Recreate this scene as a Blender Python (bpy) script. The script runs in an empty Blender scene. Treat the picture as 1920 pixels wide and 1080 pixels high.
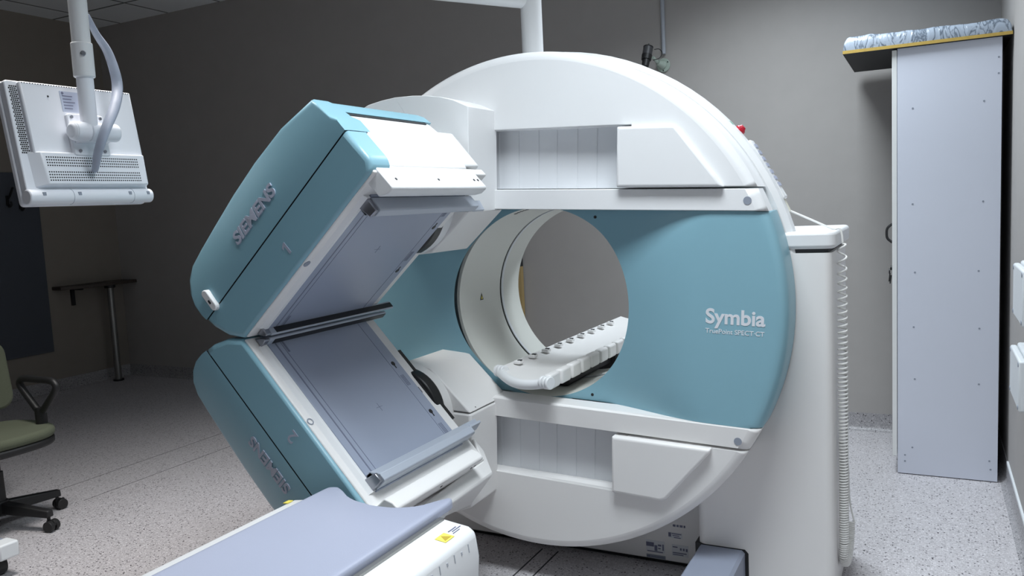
import bpy, bmesh, math, random
from mathutils import Vector, Matrix, noise

# ------------------------------------------------------------------ camera, light, exposure
SC = bpy.context.scene
COL = SC.collection
F, YAW, PITCH, ROLL = 1522.82, 0.476887, -0.099182, -0.048008
CAM = Vector((1.269107, -2.686037, 1.375537))
XL, YB, ZC, XR, YF = -5.335, 2.298, 3.14, 1.595, -5.0


def setup_camera():
    fw = Vector((-math.sin(YAW) * math.cos(PITCH), math.cos(YAW) * math.cos(PITCH), math.sin(PITCH)))
    r = fw.cross(Vector((0, 0, 1))).normalized()
    u = r.cross(fw)
    r2 = r * math.cos(ROLL) + u * math.sin(ROLL)
    u2 = -r * math.sin(ROLL) + u * math.cos(ROLL)
    cd = bpy.data.cameras.new('camera')
    cd.sensor_fit = 'HORIZONTAL'
    cd.sensor_width = 36
    cd.lens = F * 36 / 1920
    cd.clip_start = 0.02
    o = bpy.data.objects.new('camera', cd)
    m = Matrix((r2, u2, -fw)).transposed().to_4x4()
    m.translation = CAM
    o.matrix_world = m
    COL.objects.link(o)
    SC.camera = o


setup_camera()
SC.view_settings.view_transform = 'Standard'
SC.view_settings.look = 'None'
SC.view_settings.gamma = 1
SC.view_settings.use_curve_mapping = False
SC.view_settings.exposure = 0.1
W = bpy.data.worlds.new('world')
SC.world = W
W.use_nodes = True
W.node_tree.nodes['Background'].inputs[0].default_value = (0.6, 0.7, 0.85, 1)
W.node_tree.nodes['Background'].inputs[1].default_value = 0.1


def lamp_or_fill(x, y, sx, sy, power, color=(0.88, 0.95, 1.0), spread=150):
    ld = bpy.data.lights.new('lamp_or_fill', 'AREA')
    ld.shape = 'RECTANGLE'
    ld.size, ld.size_y = sx, sy
    ld.energy = power
    ld.color = color
    ld.spread = math.radians(spread)
    o = bpy.data.objects.new('lamp_or_fill', ld)
    o.location = (x, y, ZC - 0.03)
    COL.objects.link(o)
    return o


lamp_or_fill(0.75, -1.05, 1.2, 0.7, 37, spread=120)
lamp_or_fill(-1.45, -0.75, 0.6, 0.6, 19, color=(1.0, 0.97, 0.94), spread=95)
lamp_or_fill(0.6, 1.15, 0.6, 0.6, 32, color=(0.84, 0.93, 1.0), spread=125)
lamp_or_fill(0.65, -3.3, 1.2, 0.9, 8, spread=120)  # unseen fill light, added to brighten the scanner's front

# ------------------------------------------------------------------ materials
MATS = {}


def mat(name, color, rough=0.45, metal=0.0, noise_amt=0.0, noise_scale=30, bump=0.0, bump_scale=200, spec=0.5,
        trans=0.0, coat=0.0):
    if name in MATS:
        return MATS[name]
    m = bpy.data.materials.new(name)
    m.use_nodes = True
    nt = m.node_tree
    b = nt.nodes['Principled BSDF']
    b.inputs['Base Color'].default_value = (*color, 1)
    b.inputs['Roughness'].default_value = rough
    b.inputs['Metallic'].default_value = metal
    b.inputs['Specular IOR Level'].default_value = spec
    b.inputs['Coat Weight'].default_value = coat
    if trans:
        b.inputs['Transmission Weight'].default_value = trans
    tc = nt.nodes.new('ShaderNodeTexCoord')
    if noise_amt:
        n = nt.nodes.new('ShaderNodeTexNoise')
        n.inputs['Scale'].default_value = noise_scale
        n.inputs['Detail'].default_value = 4
        nt.links.new(tc.outputs['Object'], n.inputs['Vector'])
        mx = nt.nodes.new('ShaderNodeMix')
        mx.data_type = 'RGBA'
        mx.inputs[6].default_value = (*[c * (1 - noise_amt) for c in color], 1)
        mx.inputs[7].default_value = (*[min(1, c * (1 + noise_amt)) for c in color], 1)
        nt.links.new(n.outputs['Fac'], mx.inputs[0])
        nt.links.new(mx.outputs[2], b.inputs['Base Color'])
    if bump:
        n2 = nt.nodes.new('ShaderNodeTexNoise')
        n2.inputs['Scale'].default_value = bump_scale
        n2.inputs['Detail'].default_value = 3
        nt.links.new(tc.outputs['Object'], n2.inputs['Vector'])
        bp = nt.nodes.new('ShaderNodeBump')
        bp.inputs['Strength'].default_value = bump
        bp.inputs['Distance'].default_value = 0.002
        nt.links.new(n2.outputs['Fac'], bp.inputs['Height'])
        nt.links.new(bp.outputs['Normal'], b.inputs['Normal'])
    MATS[name] = m
    return m


def speckle_mat(name, base, dark, light):
    m = bpy.data.materials.new(name)
    m.use_nodes = True
    nt = m.node_tree
    b = nt.nodes['Principled BSDF']
    b.inputs['Roughness'].default_value = 0.42
    tc = nt.nodes.new('ShaderNodeTexCoord')

    def layer(prev, scale, thr, col, rad):
        v = nt.nodes.new('ShaderNodeTexVoronoi')
        v.inputs['Scale'].default_value = scale
        v.inputs['Randomness'].default_value = 1
        nt.links.new(tc.outputs['Object'], v.inputs['Vector'])
        sep = nt.nodes.new('ShaderNodeSeparateColor')
        nt.links.new(v.outputs['Color'], sep.inputs[0])
        g = nt.nodes.new('ShaderNodeMath'); g.operation = 'GREATER_THAN'; g.inputs[1].default_value = thr
        nt.links.new(sep.outputs[0], g.inputs[0])
        l = nt.nodes.new('ShaderNodeMath'); l.operation = 'LESS_THAN'; l.inputs[1].default_value = rad
        nt.links.new(v.outputs['Distance'], l.inputs[0])
        mu = nt.nodes.new('ShaderNodeMath'); mu.operation = 'MULTIPLY'
        nt.links.new(g.outputs[0], mu.inputs[0]); nt.links.new(l.outputs[0], mu.inputs[1])
        mx = nt.nodes.new('ShaderNodeMix'); mx.data_type = 'RGBA'
        nt.links.new(mu.outputs[0], mx.inputs[0])
        nt.links.new(prev, mx.inputs[6])
        mx.inputs[7].default_value = (*col, 1)
        return mx.outputs[2]
    n = nt.nodes.new('ShaderNodeTexNoise'); n.inputs['Scale'].default_value = 90
    nt.links.new(tc.outputs['Object'], n.inputs['Vector'])
    mx = nt.nodes.new('ShaderNodeMix'); mx.data_type = 'RGBA'
    mx.inputs[6].default_value = (*[c * .8 for c in base], 1)
    mx.inputs[7].default_value = (*[c * 1.2 for c in base], 1)
    nt.links.new(n.outputs['Fac'], mx.inputs[0])
    o = layer(mx.outputs[2], 150, 0.70, [c * .72 for c in base], 0.5)
    o = layer(o, 170, 0.72, light, 0.5)
    o = layer(o, 95, 0.82, dark, 0.34)
    o = layer(o, 60, 0.93, [c * .5 for c in dark], 0.22)
    nt.links.new(o, b.inputs['Base Color'])
    return m


def ceiling_mat():
    m = bpy.data.materials.new('ceiling_tile')
    m.use_nodes = True
    nt = m.node_tree
    b = nt.nodes['Principled BSDF']
    b.inputs['Roughness'].default_value = 0.9
    tc = nt.nodes.new('ShaderNodeTexCoord')
    sx = nt.nodes.new('ShaderNodeSeparateXYZ')
    nt.links.new(tc.outputs['Object'], sx.inputs[0])
    facs = []
    for k, off in ((0, 4.44 + 6.0), (1, 6.0 - 1.88)):
        a = nt.nodes.new('ShaderNodeMath'); a.operation = 'ADD'; a.inputs[1].default_value = off
        nt.links.new(sx.outputs[k], a.inputs[0])
        p = nt.nodes.new('ShaderNodeMath'); p.operation = 'PINGPONG'; p.inputs[1].default_value = 0.3
        nt.links.new(a.outputs[0], p.inputs[0])
        l = nt.nodes.new('ShaderNodeMath'); l.operation = 'LESS_THAN'; l.inputs[1].default_value = 0.011
        nt.links.new(p.outputs[0], l.inputs[0])
        facs.append(l)
    mxm = nt.nodes.new('ShaderNodeMath'); mxm.operation = 'MAXIMUM'
    nt.links.new(facs[0].outputs[0], mxm.inputs[0]); nt.links.new(facs[1].outputs[0], mxm.inputs[1])
    n = nt.nodes.new('ShaderNodeTexNoise'); n.inputs['Scale'].default_value = 120; n.inputs['Detail'].default_value = 6
    nt.links.new(tc.outputs['Object'], n.inputs['Vector'])
    m1 = nt.nodes.new('ShaderNodeMix'); m1.data_type = 'RGBA'
    m1.inputs[6].default_value = (0.78, 0.81, 0.82, 1); m1.inputs[7].default_value = (0.92, 0.94, 0.95, 1)
    nt.links.new(n.outputs['Fac'], m1.inputs[0])
    m2 = nt.nodes.new('ShaderNodeMix'); m2.data_type = 'RGBA'
    nt.links.new(mxm.outputs[0], m2.inputs[0])
    nt.links.new(m1.outputs[2], m2.inputs[6]); m2.inputs[7].default_value = (0.16, 0.17, 0.17, 1)
    nt.links.new(m2.outputs[2], b.inputs['Base Color'])
    return m


def wrap_mat():
    m = bpy.data.materials.new('plastic_wrap')
    m.use_nodes = True
    nt = m.node_tree
    b = nt.nodes['Principled BSDF']
    b.inputs['Roughness'].default_value = 0.22
    b.inputs['Coat Weight'].default_value = 0.6
    tc = nt.nodes.new('ShaderNodeTexCoord')
    mp = nt.nodes.new('ShaderNodeMapping')
    mp.inputs['Rotation'].default_value = (0, 0.5, 0)
    mp.inputs['Scale'].default_value = (14, 6, 5)
    nt.links.new(tc.outputs['Object'], mp.inputs[0])
    n = nt.nodes.new('ShaderNodeTexNoise'); n.inputs['Scale'].default_value = 1.6; n.inputs['Detail'].default_value = 5
    n.inputs['Distortion'].default_value = 1.2
    nt.links.new(mp.outputs[0], n.inputs['Vector'])
    r = nt.nodes.new('ShaderNodeValToRGB')
    r.color_ramp.elements[0].position = 0.44; r.color_ramp.elements[0].color = (0.33, 0.38, 0.45, 1)
    r.color_ramp.elements[1].position = 0.55; r.color_ramp.elements[1].color = (0.33, 0.38, 0.45, 1)
    e = r.color_ramp.elements.new(0.5); e.color = (0.10, 0.125, 0.16, 1)  # dark streaks: the plastic's shine painted into its colour
    nt.links.new(n.outputs['Fac'], r.inputs[0])
    nt.links.new(r.outputs[0], b.inputs['Base Color'])
    bp = nt.nodes.new('ShaderNodeBump'); bp.inputs['Strength'].default_value = 0.7; bp.inputs['Distance'].default_value = 0.008
    nt.links.new(n.outputs['Fac'], bp.inputs['Height']); nt.links.new(bp.outputs[0], b.inputs['Normal'])
    return m


WHITE = mat('white_plastic', (0.80, 0.81, 0.82), 0.38, noise_amt=0.012, noise_scale=3)
WARM = mat('white_enamel', (0.81, 0.80, 0.79), 0.42, noise_amt=0.012, noise_scale=3)
BEIGE = mat('tunnel_white', (0.66, 0.67, 0.63), 0.45)
SLATW = mat('slat_white', (0.70, 0.72, 0.75), 0.45)
TEAL = mat('teal_enamel', (0.235, 0.435, 0.52), 0.36, noise_amt=0.02, noise_scale=4)
GREYF = mat('collimator_grey', (0.33, 0.37, 0.47), 0.32, noise_amt=0.02, noise_scale=5)
GREYL = mat('collimator_line', (0.17, 0.19, 0.26), 0.4)
RAIL = mat('rail_grey', (0.42, 0.46, 0.53), 0.32)
CHROME = mat('dark_chrome', (0.32, 0.33, 0.37), 0.28, metal=0.85)
BLACK = mat('black_rubber', (0.006, 0.006, 0.007), 0.38)
BLACKP = mat('black_plastic', (0.012, 0.012, 0.013), 0.5)
DARKG = mat('dark_gap', (0.03, 0.032, 0.036), 0.7)
PRINT = mat('grey_print', (0.16, 0.17, 0.26), 0.6)
LETTERW = mat('letter_white', (0.72, 0.74, 0.78), 0.5)
LETTERG = mat('letter_silver', (0.40, 0.43, 0.53), 0.35)
DOT = mat('grey_dot', (0.27, 0.30, 0.36), 0.5)
PAD = mat('slate_vinyl', (0.345, 0.37, 0.47), 0.42, noise_amt=0.02, noise_scale=4, bump=0.08, bump_scale=300)
BEAM = mat('slate_enamel', (0.27, 0.30, 0.38), 0.45)
STEEL = mat('steel', (0.30, 0.30, 0.29), 0.35, metal=0.8)
YELLOW = mat('warning_yellow', (0.85, 0.72, 0.12), 0.5)
RED = mat('red_plastic', (0.5, 0.01, 0.03), 0.3)
GREEN = mat('green_plastic', (0.05, 0.35, 0.22), 0.4)
CREAM = mat('cream_plastic', (0.66, 0.65, 0.56), 0.5)
CORD = mat('cord_white', (0.80, 0.80, 0.78), 0.45)
MONW = mat('monitor_white', (0.84, 0.86, 0.91), 0.42)
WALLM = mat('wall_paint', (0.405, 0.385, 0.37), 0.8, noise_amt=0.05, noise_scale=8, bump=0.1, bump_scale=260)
WALLL = mat('wall_paint_dimmed', (0.28, 0.25, 0.215), 0.8, noise_amt=0.05, noise_scale=8, bump=0.1, bump_scale=260)  # dim light of the left side put into a darker, browner wall colour
FLOORM = speckle_mat('speckled_vinyl', (0.50, 0.48, 0.495), (0.08, 0.07, 0.08), (0.66, 0.64, 0.66))
SKIRTM = speckle_mat('speckled_vinyl_cove', (0.33, 0.32, 0.33), (0.06, 0.055, 0.06), (0.48, 0.46, 0.47))
CABG = mat('cabinet_grey', (0.66, 0.69, 0.78), 0.5, noise_amt=0.012, noise_scale=3)
CABW = mat('cabinet_white', (0.80, 0.81, 0.80), 0.4)
WOODD = mat('dark_laminate', (0.055, 0.042, 0.033), 0.5, noise_amt=0.2, noise_scale=12)
PLY = mat('ply_edge', (0.50, 0.34, 0.08), 0.6, noise_amt=0.2, noise_scale=60)
PLYD = mat('dark_board', (0.02, 0.02, 0.022), 0.7)
TAN = mat('tan_board', (0.42, 0.30, 0.13), 0.6, noise_amt=0.1, noise_scale=10)
SLATE = mat('slate_board', (0.075, 0.085, 0.105), 0.7)
OLIVE = mat('olive_fabric', (0.10, 0.112, 0.075), 0.9, noise_amt=0.15, noise_scale=200, bump=0.3, bump_scale=500)
GLASSG = mat('pale_green_plastic', (0.42, 0.50, 0.44), 0.35)
BOXW = mat('box_white', (0.74, 0.77, 0.79), 0.4)
CONDUIT = mat('conduit_grey', (0.42, 0.45, 0.50), 0.45)
SCREEN = mat('screen_black', (0.01, 0.01, 0.012), 0.15)
WRAP = wrap_mat()

# ------------------------------------------------------------------ helpers
ORG = {}


def thing(name, label, cat, loc, group=None):
    o = bpy.data.objects.new(name, None)
    o.empty_display_size = 0.1
    o.location = loc
    COL.objects.link(o)
    o['label'] = label
    o['category'] = cat
    if group:
        o['group'] = group
    ORG[o] = Vector(loc)
    return o


def obj(name, bm, m, parent=None, bevel=0.0, seg=2, angle=38, weights=False, origin=None, label=None, recalc=True, blim=35):
    """link a bmesh (in world coordinates) as one mesh object"""
    if recalc:
        bmesh.ops.recalc_face_normals(bm, faces=bm.faces)
    org = ORG[parent] if parent is not None else Vector(origin or (0, 0, 0))
    if org.length > 0:
        bmesh.ops.translate(bm, verts=bm.verts, vec=-org)
    for f in bm.faces:
        f.smooth = True
    me = bpy.data.meshes.new(name)
    bm.to_mesh(me)
    bm.free()
    if isinstance(m, (list, tuple)):
        for q in m:
            me.materials.append(q)
    else:
        me.materials.append(m)
    me.set_sharp_from_angle(angle=math.radians(angle))
    o = bpy.data.objects.new(name, me)
    COL.objects.link(o)
    if parent is not None:
        o.parent = parent
        if ORG.get(parent) is not None and parent.type != 'EMPTY':
            pass
        ORG[o] = org
    else:
        o.location = org
        ORG[o] = org
    if bevel:
        b = o.modifiers.new('bevel', 'BEVEL')
        b.width = bevel
        b.segments = seg
        b.limit_method = 'WEIGHT' if weights else 'ANGLE'
        b.angle_limit = math.radians(blim)
        b.harden_normals = False
    if label:
        o['label'] = label
    return o


def tag(o, label, cat, group=None):
    o['label'] = label
    o['category'] = cat
    if group:
        o['group'] = group
    return o


def struct(name, bm, m, **k):
    o = obj(name, bm, m, **k)
    o['kind'] = 'structure'
    return o


ident = lambda p, q, y: Vector((p, y, q))


def prism(bm, pts, lo, hi, fm, wfront=None):
    """extrude the outline pts (2-D) from lo to hi along the third axis of the frame fm"""
    a = [bm.verts.new(fm(p, q, lo)) for p, q in pts]
    b = [bm.verts.new(fm(p, q, hi)) for p, q in pts]
    n = len(pts)
    bm.faces.new(a)
    bm.faces.new(b)
    for i in range(n):
        bm.faces.new((a[i], a[(i + 1) % n], b[(i + 1) % n], b[i]))
    if wfront is not None:
        lay = bm.edges.layers.float.get('bevel_weight_edge') or bm.edges.layers.float.new('bevel_weight_edge')
        for i in range(n):
            e = bm.edges.get((a[i], a[(i + 1) % n]))
            e[lay] = wfront(i)
    return a, b


def box(bm, x0, x1, y0, y1, z0, z1, fm=None):
    f = fm or (lambda x, y, z: Vector((x, y, z)))
    v = [bm.verts.new(f(x, y, z)) for x in (x0, x1) for y in (y0, y1) for z in (z0, z1)]
    for q in ((0, 1, 3, 2), (4, 6, 7, 5), (0, 4, 5, 1), (2, 3, 7, 6), (0, 2, 6, 4), (1, 5, 7, 3)):
        bm.faces.new([v[i] for i in q])


def cyl(bm, p0, p1, r0, r1=None, n=24, cap=True):
    p0, p1 = Vector(p0), Vector(p1)
    r1 = r0 if r1 is None else r1
    d = (p1 - p0).normalized()
    t = d.orthogonal().normalized()
    s = d.cross(t)
    A, B = [], []
    for i in range(n):
        a = 2 * math.pi * i / n
        o = t * math.cos(a) + s * math.sin(a)
        A.append(bm.verts.new(p0 + o * r0))
        B.append(bm.verts.new(p1 + o * r1))
    for i in range(n):
        bm.faces.new((A[i], A[(i + 1) % n], B[(i + 1) % n], B[i]))
    if cap:
        bm.faces.new(A)
        bm.faces.new(B)


def tube(bm, pts, r, n=10, flat=None):
    """sweep a circle (or flattened oval) along pts"""
    pts = [Vector(p) for p in pts]
    rings = []
    t0 = None
    for i, p in enumerate(pts):
        d = (pts[min(i + 1, len(pts) - 1)] - pts[max(i - 1, 0)]).normalized()
        if t0 is None:
            t0 = d.orthogonal().normalized()
        t0 = (t0 - d * t0.dot(d)).normalized()
        s = d.cross(t0)
        rr = r(i / (len(pts) - 1)) if callable(r) else r
        ra, rb = (rr, rr) if flat is None else (rr, rr * flat)
        rings.append([bm.verts.new(p + t0 * math.cos(2 * math.pi * k / n) * ra + s * math.sin(2 * math.pi * k / n) * rb)
                      for k in range(n)])
    for A, B in zip(rings, rings[1:]):
        for k in range(n):
            bm.faces.new((A[k], A[(k + 1) % n], B[(k + 1) % n], B[k]))
    bm.faces.new(rings[0])
    bm.faces.new(rings[-1])


def bez(pts, n=12):
    """smooth Catmull-Rom through pts"""
    P = [Vector(p) for p in pts]
    P = [2 * P[0] - P[1]] + P + [2 * P[-1] - P[-2]]
    out = []
    for i in range(1, len(P) - 2):
        for k in range(n):
            t = k / n
            a, b, c, d = P[i - 1:i + 3]
            out.append(0.5 * (2 * b + (c - a) * t + (2 * a - 5 * b + 4 * c - d) * t * t + (3 * b - 3 * c + d - a) * t ** 3))
    out.append(P[-2])
    return out


def text_bm(s, fm, width, depth=0.002, bold=0.0, shear=0.0, height=None):
    """lettering: fm(x, y, z) places a text of the given width whose lower left corner is (0,0)"""
    cu = bpy.data.curves.new('lettering', 'FONT')
    cu.body = s
    cu.size = 1
    cu.extrude = 0.01
    cu.offset = bold
    cu.shear = shear
    o = bpy.data.objects.new('lettering', cu)
    COL.objects.link(o)
    dg = bpy.context.evaluated_depsgraph_get()
    me = bpy.data.meshes.new_from_object(o.evaluated_get(dg))
    bpy.data.objects.remove(o)
    bm = bmesh.new()
    bm.from_mesh(me)
    bpy.data.meshes.remove(me)
    bm_min = min(v.co.x for v in bm.verts)
    w = max(v.co.x for v in bm.verts) - bm_min
    k = width / w
    if height:
        k = height / max(v.co.y for v in bm.verts)
    for v in bm.verts:
        v.co = fm((v.co.x - bm_min) * k, v.co.y * k, depth if v.co.z > 0 else -0.001)
    return bm


def circle_pts(r, n, cx=0, cy=0, a0=0.0):
    return [(cx + r * math.cos(a0 + 2 * math.pi * i / n), cy + r * math.sin(a0 + 2 * math.pi * i / n)) for i in range(n)]


def rounded_rect(x0, x1, y0, y1, r, n=6):
    pts = []
    for cx, cy, a in ((x1 - r, y1 - r, 0), (x0 + r, y1 - r, 90), (x0 + r, y0 + r, 180), (x1 - r, y0 + r, 270)):
        for k in range(n + 1):
            t = math.radians(a + 90 * k / n)
            pts.append((cx + r * math.cos(t), cy + r * math.sin(t)))
    return pts


ZB = 1.02
PH = math.radians(-2.7)
S2 = math.sqrt(0.5)


def D(u, v, y):           # frame of the rotating ring: u right, v up, about the bore axis
    return Vector((u * math.cos(PH) - v * math.sin(PH), y, ZB + u * math.sin(PH) + v * math.cos(PH)))


def H1(a, n, y):          # frame of the upper detector head
    return D((a + n) * S2, (a - n) * S2, y)


def H2A(a, n, y):
    return D((a + n) * S2, (n - a) * S2, y)


def H2(a, n, y):          # frame of the lower detector head
    return H2A(a + 0.012, n - 0.024, y)


def sstep(x):
    x = max(0.0, min(1.0, x))
    return x * x * (3 - 2 * x)


# ------------------------------------------------------------------ the room
bm = bmesh.new(); box(bm, XL - .1, XR + .1, YF - .1, YB + .1, -0.1, 0); struct('floor', bm, FLOORM)
bm = bmesh.new(); box(bm, XL - .1, XR + .1, YF - .1, YB + .1, ZC, ZC + .1); struct('ceiling', bm, ceiling_mat())
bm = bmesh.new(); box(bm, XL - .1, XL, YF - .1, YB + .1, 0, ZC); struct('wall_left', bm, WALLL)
bm = bmesh.new(); box(bm, XR, XR + .1, YF - .1, YB + .1, 0, ZC); struct('wall_right', bm, WALLM)
bm = bmesh.new(); box(bm, XL, XR, YB, YB + .1, 0, ZC); struct('wall_back', bm, WALLM)
bm = bmesh.new(); box(bm, XL, XR, YF - .1, YF, 0, ZC); struct('wall_front', bm, WALLM)


def cove(name, fm, length):
    bm = bmesh.new()
    pts = [(0, 0), (0.03, 0), (0.022, 0.004), (0.012, 0.012), (0.006, 0.025), (0.004, 0.10), (0, 0.10)]
    prism(bm, pts, 0, length, fm)
    return struct(name, bm, SKIRTM)


cove('baseboard_back', lambda p, q, t: Vector((XL + t, YB - p, q)), XR - XL)
cove('baseboard_left', lambda p, q, t: Vector((XL + p, YF + t, q)), YB - YF)
cove('baseboard_right', lambda p, q, t: Vector((XR - p, YF + t, q)), YB - YF)
bm = bmesh.new(); box(bm, XR - .008, XR, YF, 1.54, 0.098, 0.112); struct('trim_1', bm, BOXW)
# welded seams of the floor sheet
for k, (x, y0, y1) in enumerate(((-0.115, -1.6, 0.15), (-0.045, -1.6, 0.15))):
    bm = bmesh.new(); box(bm, x - .003, x + .003, y0, y1, -0.001, 0.0008); struct('trim_%d' % (k + 2), bm, DARKG)
for k, (x, y0, y1) in enumerate(((-2.83, -0.1, 1.2), (-2.54, -0.15, 1.2))):
    bm = bmesh.new(); box(bm, x - .002, x + .002, y0, y1, -0.001, 0.0008); struct('trim_%d' % (k + 4), bm, mat('seam_grey', (0.12, 0.115, 0.12), 0.7))

# ------------------------------------------------------------------ the scanner
SCAN = thing('medical_scanner', 'large white and teal ring-shaped scanner with two angled detector heads', 'scanner', (0, 0.25, 0))
R = 0.885
VB0, VB1 = 0.345, 0.415     # band limits
VR0, VR1 = 0.42, 0.622      # recess limits

# fixed body behind the rotating ring
bm = bmesh.new()
N = 96
prof = [(0.37, 0.063), (0.888, 0.063), (0.907, 0.078), (0.907, 0.14), (0.895, 0.17), (0.85, 0.28), (0.80, 0.50), (0.36, 0.50)]
rings = [[bm.verts.new(D(r * math.cos(2 * math.pi * i / N), r * math.sin(2 * math.pi * i / N), y)) for i in range(N)] for r, y in prof]
for k in range(len(rings)):
    A, B = rings[k], rings[(k + 1) % len(rings)]
    for i in range(N):
        bm.faces.new((A[i], A[(i + 1) % N], B[(i + 1) % N], B[i]))
obj('gantry_body', bm, WHITE, SCAN)

# tunnel: front section, dark seal, rear section
for nm, y0, y1, r, m in (('tunnel_liner', 0.0015, 0.335, 0.35, BEIGE), ('tunnel_seal', 0.335, 0.360, 0.358, BLACK), ('tunnel_liner', 0.360, 0.51, 0.35, BEIGE)):
    bm = bmesh.new()
    pr = [(r, y0), (r + 0.012, y0), (r + 0.012, y1), (r, y1)]
    N = 120
    rings = [[bm.verts.new(D(q * math.cos(2 * math.pi * i / N), q * math.sin(2 * math.pi * i / N), y)) for i in range(N)] for q, y in pr]
    for k in range(4):
        A, B = rings[k], rings[(k + 1) % 4]
        for i in range(N):
            bm.faces.new((A[i], A[(i + 1) % N], B[(i + 1) % N], B[i]))
    tl = obj(nm, bm, m, SCAN)
    if y0 < 0.1:
        # row of small vent slots on the liner's ceiling and the laser warning sign at its side
        bm = bmesh.new()
        for k in range(16):
            t = math.radians(112 - k * 2.1)
            c_, s_ = math.cos(t), math.sin(t)
            fm = lambda x, y, z: D(c_ * (0.3505 - z) - s_ * x, s_ * (0.3505 - z) + c_ * x, y)
            box(bm, -0.0035, 0.0035, 0.045, 0.062, 0, 0.002, fm)
        obj('vent_slots', bm, BLACKP, tl)
        t = math.radians(183)
        fm = lambda p, q, z: D(math.cos(t) * (0.3505 - z) - math.sin(t) * q, math.sin(t) * (0.3505 - z) + math.cos(t) * q, 0.175 + p)
        bm = bmesh.new()
        prism(bm, [(-0.014, 0.012), (0.014, 0.012), (0, -0.018)], 0, 0.0012, fm)
        sg = obj('warning_sticker', bm, BLACKP, tl)
        bm = bmesh.new()
        prism(bm, [(-0.006, 0.008), (0.006, 0.008), (0, -0.006)], 0.001, 0.0022, fm)
        obj('sticker_symbol', bm, YELLOW, tl)
    if y0 > 0.34:
        bm = bmesh.new()
        pr = [(0.348, 0.347), (0.352, 0.347), (0.352, 0.362), (0.348, 0.362)]
        rings = [[bm.verts.new(D(q * math.cos(2 * math.pi * i / N), q * math.sin(2 * math.pi * i / N), y)) for i in range(N)] for q, y in pr]
        for k in range(4):
            A, B = rings[k], rings[(k + 1) % 4]
            for i in range(N):
                bm.faces.new((A[i], A[(i + 1) % N], B[(i + 1) % N], B[i]))
        obj('tunnel_rim', bm, SLATW, SCAN)

# teal centre panel: recessed round the bore, swelling out to both sides
bm = bmesh.new()
ac = math.asin(0.3445 / R)
angs = sorted(set([round(2 * math.pi * i / 288, 6) for i in range(288)] + [round(x % (2 * math.pi), 6) for x in (ac, math.pi - ac, math.pi + ac, -ac)]))
NR = 26


def blue_y(u, v):
    s = sstep((abs(u) - 0.17 - 0.04 * (abs(v) / 0.345) ** 4) / 0.44)
    return -0.108 * s


grid = []
for t in angs:
    c_, s_ = math.cos(t), math.sin(t)
    rm = R
    if abs(s_) > 1e-6:
        rm = min(R, 0.3445 / abs(s_))
    circ = rm > R - 1e-4
    rm = max(rm, 0.366)
    row = []
    for k in range(NR + 1):
        f = k / NR
        r = 0.35 + (rm - 0.35) * (1 - (1 - f) ** 1.3)
        u, v = r * c_, r * s_
        y = blue_y(u, v)
        d = R - r
        if d < 0.03:
            y += 0.03 - math.sqrt(max(0, 0.03 ** 2 - (0.03 - d) ** 2))
        row.append(bm.verts.new(D(u, v, y)))
    u, v = rm * c_, rm * s_
    row.append(bm.verts.new(D(u, v, 0.056)))
    grid.append(row)
for i in range(len(grid)):
    A, B = grid[i], grid[(i + 1) % len(grid)]
    for k in range(len(A) - 1):
        bm.faces.new((A[k], A[k + 1], B[k + 1], B[k]))
CENTRE = obj('centre_panel', bm, TEAL, SCAN, recalc=True, angle=50)


def on_blue(x0, y0):
    return lambda x, y, z: D(x0 + x, y0 + y, blue_y(x0 + x, y0 + y) - z)


obj('lettering', text_bm('Symbia', on_blue(0.632, -0.013), 0.186, 0.001, bold=0.024), LETTERW, CENTRE)
obj('lettering', text_bm('TruePoint SPECT\u00b7CT', on_blue(0.632, -0.0455), 0.184, 0.001, bold=0.006), LETTERW, CENTRE)
for u, v in ((0.209, 0.317), (0.203, -0.343 + 0.02)):
    bm = bmesh.new()
    y = blue_y(u, v)
    prism(bm, circle_pts(0.0055, 12, u, v), y - 0.001, y + 0.003, D)
    obj('screw_hole', bm, BLACKP, CENTRE)
bm = bmesh.new(); prism(bm, circle_pts(0.0045, 12, 0.858, -0.035), -0.100, -0.094, D); obj('screw_hole', bm, BLACKP, CENTRE)

YFR = -0.115


def arc(a0, a1, n, r=R):
    return [(r * math.cos(a0 + (a1 - a0) * i / n), r * math.sin(a0 + (a1 - a0) * i / n)) for i in range(n + 1)]


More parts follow.
